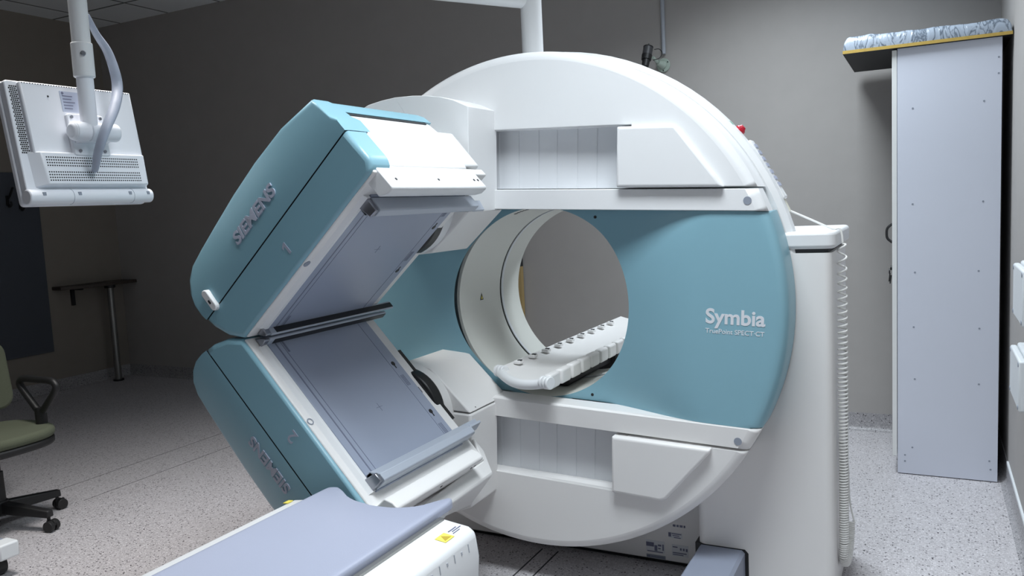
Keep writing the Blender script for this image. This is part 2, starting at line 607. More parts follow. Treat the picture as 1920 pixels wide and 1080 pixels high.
for sg in (1, -1):
    fm = D if sg > 0 else (lambda u, v, y: D(u, -v, y))
    # crown: outer cover with the long slot for the arm
    a0 = math.asin(VR0 / R)
    pts = arc(a0, math.pi - a0, 90)
    na = len(pts)
    pts += [(-0.70, VR0), (-0.70, VR1), (0.375, VR1), (0.375, VR0)]
    bm = bmesh.new()
    prism(bm, pts, YFR, 0.056, fm, wfront=lambda i: 1.0 if i < na - 1 else 0.1)
    obj('crown_cover', bm, WHITE if sg > 0 else WARM, SCAN, bevel=0.032, seg=5, weights=True)
    # plain band between the slot and the teal panel
    b0, b1 = math.asin(VB0 / R), math.asin(VB1 / R)
    pts = arc(b0, b1, 4, R - 0.001) + arc(math.pi - b1, math.pi - b0, 4, R - 0.001)
    bm = bmesh.new()
    prism(bm, pts, YFR - 0.0015, -0.012, fm, wfront=lambda i: 1.0 if i in (0, 1, 2, 3, 5, 6, 7, 8) else 0.08)
    band = obj('cover_band', bm, WHITE if sg > 0 else WARM, SCAN, bevel=0.032, seg=5, weights=True)
    bm = bmesh.new()
    prism(bm, circle_pts(0.0125, 28, 0.754 if sg > 0 else 0.746, 0.377 if sg > 0 else 0.389), YFR - 0.003, YFR, fm)
    obj('round_marker', bm, DOT, band)
    # sliding slats in the slot
    us = [-0.70, -0.62, -0.54, -0.46, -0.38, -0.30, -0.228, -0.152, -0.075, 0.002, 0.072, 0.148, 0.219, 0.378]
    for k in range(len(us) - 1):
        bm = bmesh.new()
        yk = -0.068 + 0.0022 * k
        prism(bm, [(us[k], VR0 - 0.003), (us[k + 1] + 0.012, VR0 - 0.003), (us[k + 1] + 0.012, VR1 + 0.003), (us[k], VR1 + 0.003)], yk, yk + 0.002, fm)
        obj('slat', bm, SLATW, SCAN)
    # raised cover over the slats' end
    if sg > 0:
        pts = [(0.335, 0.419), (0.683, 0.419), (0.660, 0.452), (0.530, 0.612), (0.52, 0.615), (0.335, 0.616)]
    else:
        pts = [(0.327, 0.423), (0.664, 0.421), (0.662, 0.435), (0.520, 0.615), (0.500, 0.622), (0.330, 0.620)]
    bm = bmesh.new()
    prism(bm, pts, -0.142, -0.05, fm, wfront=lambda i: 1.0)
    lay = bm.edges.layers.float['bevel_weight_edge']
    for e in bm.edges:
        if e[lay] == 0 and abs(e.verts[0].co.y - e.verts[1].co.y) > 0.05:
            e[lay] = 0.5
    obj('slot_cover', bm, WHITE if sg > 0 else WARM, SCAN, bevel=0.030, seg=6, weights=True)

# base: recessed plinth, front panel, side pedestal with lid, floor beam
bm = bmesh.new(); box(bm, -0.62, 0.54, 0.20, 0.62, 0, 0.05); obj('plinth', bm, BLACKP, SCAN)
bm = bmesh.new(); box(bm, -0.66, 0.532, 0.18, 0.64, 0.018, 0.42)
BASE = obj('base_panel', bm, WARM, SCAN, bevel=0.006)
bm = bmesh.new(); box(bm, 0.532, 0.548, 0.065, 0.185, 0.03, 0.16); obj('cable_slot', bm, BLACKP, SCAN)


def sticker(x0, x1, z0, z1, rows, parent, m=SLATW, y=0.18):
    bm = bmesh.new(); box(bm, x0, x1, y - 0.0012, y + 0.001, z0, z1)
    s = obj('sticker', bm, m, parent)
    bm = bmesh.new()
    for xa, xb, za, zb in rows:
        box(bm, x0 + (x1 - x0) * xa, x0 + (x1 - x0) * xb, y - 0.002, y - 0.001, z0 + (z1 - z0) * za, z0 + (z1 - z0) * zb)
    obj('printed_text', bm, PRINT, parent)


sticker(0.312, 0.384, 0.048, 0.092, [(0.0, .42, .45, .82), (.45, .6, .1, .6), (.64, .82, .55, .7), (.64, .78, .3, .4), (.88, .95, .2, .75), (.05, .9, -.02, .06)], BASE)
sticker(0.312, 0.386, 0.012 + .01, 0.036, [(.03, .2, .25, .7), (.25, .95, .4, .55)], BASE, DOT)
sticker(0.412, 0.474, 0.044, 0.088, [(.05, .35, .75, .84), (.05, .9, .25, .33), (.05, .7, .1, .17), (.5, .6, .55, .75), (.68, .78, .55, .75), (.86, .96, .5, .75)], BASE)
sticker(0.400, 0.452, 0.113, 0.134, [(.0, .2, .2, .95), (.24, .95, .72, .88), (.3, .8, .4, .54), (.4, .9, .05, .2)], BASE)
bm = bmesh.new()
for k, (a, b) in enumerate(((0.418, 0.428), (0.432, 0.440), (0.444, 0.455), (0.459, 0.465))):
    box(bm, a, b, 0.1785, 0.181, 0.158, 0.166)
obj('serial_print', bm, PRINT, BASE)

PX0, PX1, PY0, PY1 = 0.543, 0.995, 0.06, 0.56
bm = bmesh.new()
prism(bm, rounded_rect(PX0, PX1, PY0, PY1, 0.028), 0.012, 1.183, lambda p, q, t: Vector((p, q, t)))
obj('pedestal', bm, WARM, SCAN, angle=30)
bm = bmesh.new()
prism(bm, rounded_rect(PX0 + .02, PX1 - .012, PY0 + .012, PY1 - .012, 0.02), 1.18, 1.20, lambda p, q, t: Vector((p, q, t)))
obj('lid_gap', bm, DARKG, SCAN)
bm = bmesh.new()
prism(bm, rounded_rect(PX0, PX1 + .012, PY0 - .004, PY1 + .01, 0.03), 1.196, 1.252, lambda p, q, t: Vector((p, q, t)))
obj('pedestal_lid', bm, WHITE, SCAN, bevel=0.012, seg=3, blim=60)
# floor beam that leaves the pedestal through a notch
bm = bmesh.new()
prism(bm, [(0.550, 0.0), (0.706, 0.0), (0.706, 0.148), (0.696, 0.158), (0.556, 0.158), (0.550, 0.152)], -1.0, 0.16, lambda p, q, t: Vector((p, t, q)))
obj('floor_beam', bm, BEAM, SCAN, angle=30)
bm = bmesh.new(); prism(bm, [(0.546, 0.012), (0.718, 0.012), (0.718, 0.148), (0.706, 0.161), (0.549, 0.161)], 0.0585, 0.075, lambda p, q, t: Vector((p, t, q)))
obj('beam_notch', bm, BLACKP, SCAN)

# emergency button on the body's rim
def RIM(th, y, h):
    t = math.radians(th)
    return Vector(((0.905 + h) * math.cos(t), y, ZB + (0.905 + h) * math.sin(t)))


bm = bmesh.new(); cyl(bm, RIM(39.6, 0.155, -0.01), RIM(39.6, 0.155, 0.010), 0.019, 0.017); eb = obj('emergency_button', bm, RED, SCAN, bevel=0.004)
bm = bmesh.new(); cyl(bm, RIM(39.6, 0.155, 0.010), RIM(39.6, 0.155, 0.018), 0.014, 0.009); obj('button_cap', bm, RED, eb)
bm = bmesh.new()
cyl(bm, RIM(41.6, 0.12, -0.004), RIM(41.6, 0.12, 0.002), 0.010); obj('indicator', bm, GREEN, SCAN)

# ---- detector arms
ARM_T = [(-0.60, 0.55), (-0.60, 0.685), (-0.537, 0.715), (-0.48, 0.727), (-0.422, 0.735), (-0.35, 0.737), (-0.29, 0.734), (-0.235, 0.727),
         (-0.185, 0.714), (-0.128, 0.690), (-0.128, 0.341), (-0.282, 0.196), (-0.346, 0.188), (-0.44, 0.19), (-0.55, 0.30)]


def rail_arm(sg):
    fm = D if sg > 0 else (lambda u, v, y: D(u, -v, y))
    m = WHITE if sg > 0 else WARM
    bm = bmesh.new()
    if sg > 0:
        prism(bm, ARM_T[:11] + [(-0.128, 0.345), (-0.60, 0.345)], -0.30, -0.10, fm)
        arm = obj('detector_arm', bm, m, SCAN, bevel=0.022, seg=4, blim=50)
        bm = bmesh.new()
        prism(bm, [(-0.130, 0.3435), (-0.282, 0.196), (-0.346, 0.188), (-0.44, 0.19), (-0.55, 0.30), (-0.55, 0.3435)], -0.298, -0.05, fm)
        obj('arm_knuckle', bm, WARM, arm, bevel=0.006)
    else:
        prism(bm, [(-0.45, 0.362), (-0.133, 0.362), (-0.133, 0.700), (-0.20, 0.73), (-0.45, 0.73)], -0.30, -0.10, fm)
        arm = obj('detector_arm', bm, m, SCAN, bevel=0.008, seg=3)
        bm = bmesh.new()
        prism(bm, [(-0.133, 0.358), (-0.295, 0.212), (-0.395, 0.198), (-0.52, 0.25), (-0.52, 0.358)], -0.30, -0.02, fm)
        obj('arm_knuckle', bm, m, arm, bevel=0.005)
        bm = bmesh.new(); prism(bm, circle_pts(0.005, 10, -0.155, 0.365), -0.25, -0.245, lambda u, v, y: fm(u, v, y) + Vector((0.01, 0, .012)))
        obj('screw_hole', bm, BLACKP, arm)
    return arm, fm


ARM1, _ = rail_arm(1)
ARM2, _ = rail_arm(-1)
# lower arm: the guard that runs forward beneath the head
bm = bmesh.new()
fmG = lambda a, n, y: H2A(a, n, y)
gp0 = [(0.314, -0.375), (0.374, -0.375), (0.384, -0.43), (0.40, -0.53), (0.33, -0.53)]
A = [bm.verts.new(H2A(a - 0.09, n - 0.03, -0.29)) for a, n in gp0]
A2 = [bm.verts.new(H2A(a, n, -0.38)) for a, n in gp0]
gp1 = [(0.335, -0.375), (0.384, -0.375), (0.386, -0.40), (0.37, -0.46), (0.335, -0.46)]
B = [bm.verts.new(H2A(a, n, -0.78)) for a, n in gp1]
bm.faces.new(A); bm.faces.new(B)
for P, Q in ((A, A2), (A2, B)):
    for i in range(5):
        bm.faces.new((P[i], P[(i + 1) % 5], Q[(i + 1) % 5], Q[i]))
obj('arm_guard', bm, WARM, ARM2, bevel=0.008, seg=3)

# ---- detector heads
BACK = [(0.312, -0.485), (0.312, -0.56), (0.300, -0.620), (0.288, -0.648), (0.15, -0.690), (0.007, -0.703), (-0.12, -0.700), (-0.24, -0.687), (-0.335, -0.675), (-0.392, -0.664),
        (-0.420, -0.640), (-0.438, -0.60), (-0.445, -0.56), (-0.443, -0.52), (-0.432, -0.485)]
NS = -0.480


def cap_y(t):
    y = -0.97 + 0.06 * t * t
    return y


def head(k, H):
    hd_bm = bmesh.new()
    yc, yf = (-0.40, -0.355) if k == 1 else (-0.425, -0.372)
    yb = yf + 0.02
    # white casing: side profile (n, y) swept along the head
    pr = [(-0.381, -0.93), (-0.60, -0.93), (-0.60, -0.434), (-0.553, -0.412), (-0.553, yb + 0.015), (-0.395, yb), (-0.395, -0.425), (-0.381, -0.43)]
    wm = WHITE if k == 1 else WARM
    prism(hd_bm, pr, -0.352, 0.300, lambda n, y, a: H(a, n, y))
    hd = obj('detector_head', hd_bm, wm, SCAN, bevel=0.006, seg=2)
    # teal front cover
    bm = bmesh.new()
    pts = [(-0.3665, -0.352), (0.308, -0.352), (0.326, -0.375), (0.326, NS), (-0.436, NS), (-0.430, -0.45), (-0.405, -0.395)]
    a_, b_ = prism(bm, pts, -0.97, -0.885, H, wfront=lambda i: 0.12 if i == 3 else (0.5 if i == 0 else 1.0))
    lay = bm.edges.layers.float['bevel_weight_edge']
    for i in (1, 2):
        bm.edges.get((a_[i], b_[i]))[lay] = 0.9
    obj('front_cover', bm, TEAL, hd, bevel=0.016, seg=4, weights=True)
    # teal rear cover, its face curving away to the back
    bm = bmesh.new()
    M = 24
    back = [Vector((a, n, 0)) for a, n in BACK]
    rows = []
    s0, s1 = Vector((0.326, NS - 0.0025, 0)), Vector((-0.434, NS - 0.0025, 0))
    back = [Vector((0.326, NS - 0.003, 0)), Vector((0.325, -0.53, 0))] + back[1:-1] + [Vector((-0.435, NS - 0.003, 0))]
    for i, q in enumerate(back):
        f = i / (len(back) - 1)
        # foot of the row on the split line
        x = q.x if 0 < i < len(back) - 1 else (s0.x if i == 0 else s1.x)
        s = Vector((max(s1.x, min(s0.x, x)), NS - 0.0025, 0))
        row = []
        for j in range(M + 1):
            t = j / M
            p = s.lerp(q, t)
            depth = abs(p.y - NS) / 0.22
            y = cap_y(min(1, depth))
            e = (1 - t) * (q - s).length
            if e < 0.016:
                y += 0.016 - math.sqrt(max(0, 0.016 ** 2 - (0.016 - e) ** 2))
            row.append(bm.verts.new(H(p.x, p.y, y)))
        row.append(bm.verts.new(H(q.x, q.y, -0.86)))
        rows.append(row)
    for A, B in zip(rows, rows[1:]):
        for j in range(M + 1):
            try:
                bm.faces.new((A[j], A[j + 1], B[j + 1], B[j]))
            except ValueError:
                pass
    bmesh.ops.remove_doubles(bm, verts=bm.verts, dist=0.0005)
    pts = [(0.306, -0.585), (0.300, -0.618), (0.288, -0.642)] + [(a, n + .012) for a, n in BACK[4:9]] + [(-0.39, -0.655), (-0.425, -0.60), (-0.425, -0.585)]
    prism(bm, pts, -0.87, -0.42, H)
    pts2 = [(0.322, NS - 0.006), (0.310, -0.56), (0.300, -0.618), (0.286, -0.642)] + [(a, n + .008) for a, n in BACK[4:9]] + [(-0.39, -0.655), (-0.430, -0.60), (-0.432, -0.52), (-0.428, NS - 0.006)]
    prism(bm, pts2, -0.90, -0.865, H)
    rc = obj('rear_cover', bm, TEAL, hd, angle=42)
    bm = bmesh.new()
    prism(bm, [(0.300, -0.47), (0.300, -0.50), (-0.42, -0.50), (-0.42, -0.47)], -0.955, -0.88, H)
    obj('cover_joint', bm, DARKG, hd)
    bm = bmesh.new(); prism(bm, [(-0.345, -0.386), (0.294, -0.386), (0.294, -0.370), (-0.345, -0.370)], -0.93, yf - 0.03, H); obj('cover_joint', bm, DARKG, hd)
    # groove between lip and side wall
    bm = bmesh.new(); prism(bm, [(0.297, -0.579), (0.303, -0.579), (0.303, -0.588), (0.297, -0.588)], -0.90, -0.45, H); obj('cover_joint', bm, DARKG, hd)
    # lettering
    def fl(a0, n0, d):
        def f(x, y, z):
            if k == 1:
                a, n = a0 + x, n0 - y
            else:
                a, n = a0 - x, n0 - y
            t = max(0, (NS - n) / 0.22)
            yy = cap_y(min(1, t)) if n < NS else -0.97
            return H(a, n, yy - z)
        return f
    if k == 1:
        obj('lettering', text_bm('SIEMENS', fl(-0.178, -0.545, 0), 0.215, 0.0035, bold=0.03), LETTERG, hd)
        bm = bmesh.new()
        g = fl(-0.062, -0.393, 0)
        prism(bm, [(0.30, 0), (0.52, 0), (0.52, 1), (0.37, 1), (0.04, 0.80), (0.04, 0.60), (0.30, 0.75)], 0.001, -0.001, lambda p, q, z: g(p * 0.037, q * 0.037, z))
        obj('head_number', bm, LETTERG, hd)
    else:
        obj('lettering', text_bm('SIEMENS', fl(0.052, -0.531, 0), 0.196, 0.0035, bold=0.03), LETTERG, hd)
        obj('head_number', text_bm('2', fl(-0.034, -0.391, 0), 0.034, 0.001, bold=0.012, height=0.04), LETTERG, hd)
    # latch
    if k == 1:
        bm = bmesh.new()
        lp = [(-0.372 + 0.012 * math.cos(t), -0.483 + 0.012 * math.sin(t)) for t in [math.pi * i / 8 for i in range(9)]]
        lp += [(-0.372 + 0.012 * math.cos(t), -0.532 + 0.012 * math.sin(t)) for t in [math.pi + math.pi * i / 8 for i in range(9)]]
        prism(bm, lp, -0.983, -0.94, H)
        la = obj('latch', bm, WHITE, hd, bevel=0.003)
        bm = bmesh.new(); prism(bm, rounded_rect(-0.3755, -0.3695, -0.508, -0.495, 0.002, 2), -0.9845, -0.98, H); obj('latch_slot', bm, BLACKP, hd)
    # face frame
    bm = bmesh.new()
    prism(bm, [(-0.364, -0.374), (0.306, -0.374), (0.306, -0.347), (-0.362, -0.347)], -0.957, yf, H)
    fr = obj('face_frame', bm, WARM, hd, bevel=0.004)
    # marker on the frame: a filled dot on the upper head, an open ring on the lower one
    bm = bmesh.new()
    if k == 1:
        prism(bm, circle_pts(0.0112, 28, -0.045, -0.9445), -0.348, -0.3458, lambda a, y, n: H(a, n, y))
    else:
        N = 28
        o_, i_ = circle_pts(0.0112, N, -0.046, -0.9445), circle_pts(0.0078, N, -0.046, -0.9445)
        for zz in (-0.348, -0.3455):
            A = [bm.verts.new(H(a, zz, y)) for a, y in o_]; B = [bm.verts.new(H(a, zz, y)) for a, y in i_]
            for i in range(N):
                bm.faces.new((A[i], A[(i + 1) % N], B[(i + 1) % N], B[i]))
    obj('frame_marker', bm, DOT, hd)
    # sloping inner strip along the front edge
    bm = bmesh.new()
    prism(bm, [(-0.347, -0.932), (-0.337, -0.920), (-0.337, -0.908), (-0.36, -0.904), (-0.36, -0.932)], -0.325, 0.222, lambda n, y, a: H(a, n, y))
    obj('face_strip', bm, WHITE, hd)
    # collimator face
    bm = bmesh.new()
    prism(bm, [(-0.358, -0.902), (0.225, -0.902), (0.225, yc), (-0.358, yc)], -0.37, -0.340, lambda a, y, n: H(a, n, y))
    cf = obj('collimator_face', bm, GREYF, hd, bevel=0.002)
    def strip(a0, a1, y0, y1):
        bm = bmesh.new()
        prism(bm, [(a0, y0), (a1, y0), (a1, y1), (a0, y1)], -0.345, -0.3394, lambda a, y, n: H(a, n, y))
        obj('printed_line', bm, GREYL, cf)
    strip(-0.335, 0.205, -0.874, -0.869)
    strip(-0.335, 0.205, -0.852, -0.850)
    strip(-0.335, 0.205, yc - 0.050, yc - 0.0485)
    strip(-0.335, -0.280, -0.846, -0.838)
    bm = bmesh.new()
    cq = [(-0.008, -0.6606), (-0.008, -0.675), (-0.0068, -0.675), (-0.0068, -0.6606), (0.008, -0.6606), (0.008, -0.6594), (-0.0068, -0.6594), (-0.0068, -0.645), (-0.008, -0.645), (-0.008, -0.6594), (-0.022, -0.6594), (-0.022, -0.6606)]
    prism(bm, cq, -0.345, -0.3394, lambda a, y, n: H(a, n, y))
    obj('centre_cross', bm, GREYL, cf)
    for a_ in (-0.135, 0.075):
        bm = bmesh.new()
        kp = circle_pts(0.0085, 14, a_, yc - 0.031, a0=0.35)[:-1]
        kp = [(a_ + 0.0085 * math.cos(t), yc - 0.031 + 0.0085 * math.sin(t)) for t in [0.25 + (2 * math.pi - 0.5) * i / 13 for i in range(14)]] + [(a_ + .02, yc - 0.0331), (a_ + .02, yc - 0.0289)]
        prism(bm, kp, -0.344, -0.339, lambda a, y, n: H(a, n, y))
        obj('plug_hole', bm, BLACKP, cf)
    for a_ in (-0.085, 0.125):
        for j in range(3):
            bm = bmesh.new()
            y_ = yc - 0.042 + .007 * j
            prism(bm, [(a_, y_), (a_ + .045, y_), (a_ + .045, y_ + .003), (a_, y_ + .003)], -0.344, -0.3393, lambda a, y, n: H(a, n, y))
            obj('printed_text', bm, GREYL, cf)
    # end bar with screw holes
    bm = bmesh.new()
    prism(bm, [(0.262, -0.36), (0.312, -0.36), (0.312, -0.288), (0.306, -0.283), (0.286, -0.285), (0.262, -0.30)], -0.945, yc - 0.04, H)
    eb = obj('end_bar', bm, wm, hd, bevel=0.006, seg=3)
    for y in (-0.90, -0.69, yc - 0.085, yc - 0.062):
        bm = bmesh.new()
        prism(bm, [(0.0045 * math.cos(t) - 0.316, 0.0045 * math.sin(t) + y) for t in [2 * math.pi * i / 10 for i in range(10)]], 0.309, 0.3135, lambda n, y, a: H(a, n, y))
        obj('screw_hole', bm, BLACKP, hd)
    # guard rails across both ends
    for a0, a1, n1, y0, y1, up in ((0.172, 0.222, -0.292, -0.905, yc + 0.03, 1), (-0.354, -0.322, -0.316, -0.905, yf + (0.062 if k == 1 else 0.045), 0)):
        bm = bmesh.new()
        if up:
            prism(bm, [(a0, -0.338), (a1, -0.338), (a1, n1 - 0.006), (a1 - 0.004, n1), (a0 + 0.024, n1), (a0, -0.318)], y0, y1, H)
        else:
            prism(bm, [(a0, -0.345), (a1, -0.345), (a1, n1 - 0.003), (a1 - 0.003, n1), (a1 - 0.006, n1), (a0 + 0.022, n1 - 0.002)], y0, y1, H)
        gr = obj('guard_rail', bm, RAIL, hd, bevel=0.002)
        if not up:
            bm = bmesh.new()
            prism(bm, [(a1 - 0.001, -0.3385), (a1 + 0.0015, -0.3385), (a1 + 0.0015, n1 - 0.0035), (a1 - 0.001, n1 - 0.0035)], y0 + 0.02, y1 - 0.003, H)
            obj('black_strip', bm, BLACK, gr)  # plain black strip along the rail's inner side
        bm = bmesh.new()
        if up:
            prism(bm, [(a0 + 0.006, -0.345), (a1 - 0.002, -0.345), (a1 - 0.006, n1 - 0.002), (a0 + 0.016, n1 - 0.004)], y0 - 0.014, y0 - 0.001, H)
        else:
            prism(bm, [(a0, -0.345), (a1 + 0.002, -0.345), (a1 - 0.001, n1 - 0.002), (a1 - 0.008, n1 - 0.002)], y0 - 0.022, y0 - 0.001, H)
        obj('rail_bracket', bm, CHROME, gr, bevel=0.003)
        if up:
            bm = bmesh.new()
            prism(bm, [(a0 + 0.02, -0.33), (a0 + 0.034, -0.33), (a0 + 0.026, -0.296), (a0 + 0.018, -0.296)], y1, y1 + 0.07, H)
            prism(bm, [(a0, -0.335), (a0 + 0.02, -0.335), (a0 + 0.02, -0.315), (a0, -0.318)], y0, y1 + 0.085, H)
            obj('rail_foot', bm, RAIL, gr)
    # black swivel ring and collar on the arm
    bm = bmesh.new()
    ca, cn = (0.0, -0.503) if k == 1 else (-0.012, -0.479)
    rr = 0.168 if k == 1 else 0.152
    prism(bm, circle_pts(rr, 56, ca, cn), -0.40, -0.345, H)
    sr = obj('swivel_ring', bm, BLACK, hd, bevel=0.01, seg=3)
    bm = bmesh.new()
    A, B = circle_pts(rr - 0.002, 56, ca, cn - 0.005), circle_pts(rr + 0.021, 56, ca, cn - 0.028)
    va = [bm.verts.new(H(a, n, -0.37)) for a, n in A]; vb = [bm.verts.new(H(a, n, -0.295)) for a, n in B]
    for i in range(56):
        bm.faces.new((va[i], va[(i + 1) % 56], vb[(i + 1) % 56], vb[i]))
    bm.faces.new(va)
    obj('swivel_collar', bm, wm, hd)
    if k == 2:
        bm = bmesh.new(); prism(bm, [(-0.18, -0.395), (0.130, -0.395), (0.130, -0.3455), (-0.18, -0.3455)], yf - 0.003, yf + 0.012, H)
        obj('frame_notch', bm, BLACK, hd)
        bm = bmesh.new(); prism(bm, [(-0.025, -0.36), (0.0, -0.36), (0.0, -0.3455), (-0.025, -0.3455)], yc - 0.001, yc + 0.010, H)
        obj('frame_notch', bm, BLACK, hd)
    return hd


head(1, H1)
head(2, H2)

# ------------------------------------------------------------------ hand controller and its coiled cord
HC = thing('hand_controller', 'white hand controller with grey buttons clipped to the scanner rim beside a red button', 'remote control', RIM(29.5, 0.15, 0.0))


def RC(s, y, h):          # chord frame along the rim: s along, h outward
    a, b = RIM(36.5, 0.15, 0.0), RIM(22.0, 0.15, 0.0)
    d = (b - a).normalized()
    nrm = Vector((-d.z, 0, d.x))
    if nrm.x < 0: nrm = -nrm
    return a + d * s + nrm * h + Vector((0, y, 0))


LEN = (RIM(22.0, 0.15, 0) - RIM(36.5, 0.15, 0)).length
bm = bmesh.new(); box(bm, 0.0, LEN, -0.02, 0.035, -0.030, 0.010, RC); obj('controller_body', bm, WHITE, HC, bevel=0.007, seg=3)
for i in range(7):
    for j in (-0.016, 0, 0.016):
        bm = bmesh.new()
        box(bm, 0.02 + i * 0.025, 0.033 + i * 0.025, j + 0.003, j + 0.013, 0.008, 0.0135, RC)
        obj('button', bm, LETTERG, HC)
bm = bmesh.new(); cyl(bm, RC(LEN - 0.004, 0, -0.008), RC(LEN + 0.045, 0, -0.006), 0.012, 0.006, 14); obj('strain_relief', bm, CREAM, HC)
e0 = RC(LEN + 0.04, 0, -0.006)
lead = bez([e0, e0.lerp(Vector((0.985, 0.163, 1.2565)), 0.5), (0.985, 0.163, 1.2565), (1.008, 0.163, 1.2555), (1.016, 0.163, 1.235), (1.018, 0.163, 1.205)], 8)
coil = []
turns, NT = 78, 10
zt, zb = 1.205, 0.19
cx, cy, cr = 1.016, 0.163, 0.013
# axis of the coil: straight down the pedestal edge, then a hanging loop
axis = [Vector((cx, cy, zt + (zb - zt) * i / 60)) for i in range(61)]
axis += bez([axis[-1], (1.014, 0.175, 0.13), (1.016, 0.23, 0.098), (1.020, 0.30, 0.125), (1.022, 0.335, 0.20)], 10)[1:]
L = [0]
for a, b in zip(axis, axis[1:]):
    L.append(L[-1] + (b - a).length)
NP = 1500
import bisect
for i in range(NP + 1):
    s = L[-1] * i / NP
    j = min(len(axis) - 2, max(0, bisect.bisect_right(L, s) - 1))
    t = (s - L[j]) / (L[j + 1] - L[j])
    p = axis[j].lerp(axis[j + 1], t)
    d = (axis[j + 1] - axis[j]).normalized()
    n1 = Vector((1, 0, 0)); n1 = (n1 - d * n1.dot(d)).normalized(); n2 = d.cross(n1)
    f = i / NP
    ph = 2 * math.pi * (26 * f + 90 * f * f)
    coil.append(p + (n1 * math.cos(ph) + n2 * math.sin(ph)) * cr)
bm = bmesh.new(); tube(bm, lead + coil[3:], 0.0036, 6); obj('coiled_cord', bm, CORD, HC, angle=80)
bm = bmesh.new(); tube(bm, bez([coil[-1], (1.018, 0.36, 0.27), (1.016, 0.33, 0.40), (1.012, 0.25, 0.50), (1.010, 0.19, 0.53), (1.003, 0.175, 0.535)], 10), 0.003, 6); obj('cord_tail', bm, CORD, HC, angle=80)

# ------------------------------------------------------------------ patient table in front
BED = thing('patient_table', 'white patient table with slate blue pad in front of the lower detector head', 'patient table', (0, -2.2, 0))
bm = bmesh.new()
hp = [(-0.295, 0.45), (-0.300, 0.535), (-0.292, 0.595), (-0.275, 0.606), (-0.19, 0.618), (0.19, 0.618), (0.272, 0.608), (0.291, 0.598), (0.299, 0.535), (0.292, 0.46), (0.27, 0.40), (-0.27, 0.40)]
prism(bm, hp, -3.6, -1.04, ident)
HOUS = obj('table_housing', bm, WHITE, BED, bevel=0.014, seg=3, blim=25)
bm = bmesh.new(); box(bm, -0.24, 0.24, -3.3, -2.2, 0.0, 0.10); box(bm, -0.17, 0.17, -3.1, -2.4, 0.10, 0.41); obj('table_column', bm, BEAM, BED, bevel=0.01)
# pallet
bm = bmesh.new()
pl = [(-0.196, -3.5), (0.186, -3.5), (0.186, -1.06), (0.186, -1.02), (0.178, -0.985), (0.13, -1.045), (0.0, -1.085), (-0.10, -1.05), (-0.16, -1.02), (-0.196, -1.05)]
prism(bm, pl, 0.607, 0.619, lambda p, q, t: Vector((p, q, t)))
obj('pallet', bm, WHITE, BED)
bm = bmesh.new(); box(bm, 0.1945, 0.2075, -3.4, -1.055, 0.615, 0.6225); obj('side_rail', bm, STEEL, BED, label='dark metal rail along the near side of the pad')
bm = bmesh.new(); box(bm, 0.1875, 0.1943, -3.4, -1.06, 0.612, 0.6186); obj('rail_gap', bm, DARKG, BED)
# vinyl pad with hollowed end, sides turned up slightly
bm = bmesh.new()
NXP, NYP = 28, 40


def pad_end(x):
    pts = [(-0.192, -1.045), (-0.185, -1.010), (-0.165, -0.998), (-0.140, -1.012), (-0.10, -1.042), (-0.066, -1.058), (0.007, -1.074), (0.077, -1.067), (0.129, -1.037), (0.152, -0.995), (0.172, -0.968), (0.184, -0.972), (0.192, -1.0)]
    if x <= pts[0][0]: return pts[0][1]
    for (a, ya), (b, yb) in zip(pts, pts[1:]):
        if x <= b:
            return ya + (yb - ya) * (x - a) / (b - a)
    return pts[-1][1]


top, bot = [], []
for i in range(NXP + 1):
    x = -0.192 + 0.383 * (0.5 - 0.5 * math.cos(math.pi * i / NXP))
    e = min(x + 0.192, 0.191 - x)
    edge = math.sqrt(max(0, 1 - (1 - min(1, e / 0.014)) ** 2))
    ye = pad_end(x)
    rt, rb = [], []
    for j in range(NYP + 1):
        t = (j / NYP) ** 2.0
        y = ye + (-3.4 - ye) * t
        d = ye - y
        ed = math.sqrt(max(0, 1 - (1 - min(1, (d + 1e-6) / 0.012)) ** 2))
        dish = 0.006 * (abs(x) / 0.2) ** 3
        h = 0.012 + (0.006 + dish) * min(edge, 1) * ed
        rt.append(bm.verts.new((x, y, 0.6195 + h)))
        rb.append(bm.verts.new((x, y, 0.6195)))
    top.append(rt); bot.append(rb)
for G in (top, bot):
    for i in range(NXP):
        for j in range(NYP):
            bm.faces.new((G[i][j], G[i + 1][j], G[i + 1][j + 1], G[i][j + 1]))
for i in range(NXP):
    bm.faces.new((top[i][0], top[i + 1][0], bot[i + 1][0], bot[i][0]))
    bm.faces.new((top[i][-1], top[i + 1][-1], bot[i + 1][-1], bot[i][-1]))
for j in range(NYP):
    bm.faces.new((top[0][j], top[0][j + 1], bot[0][j + 1], bot[0][j]))
    bm.faces.new((top[-1][j], top[-1][j + 1], bot[-1][j + 1], bot[-1][j]))
obj('mattress_pad', bm, PAD, BED, angle=50)


def topz(x):
    return 0.618 - 0.010 * (abs(x) - 0.19) / 0.082 + 0.0005


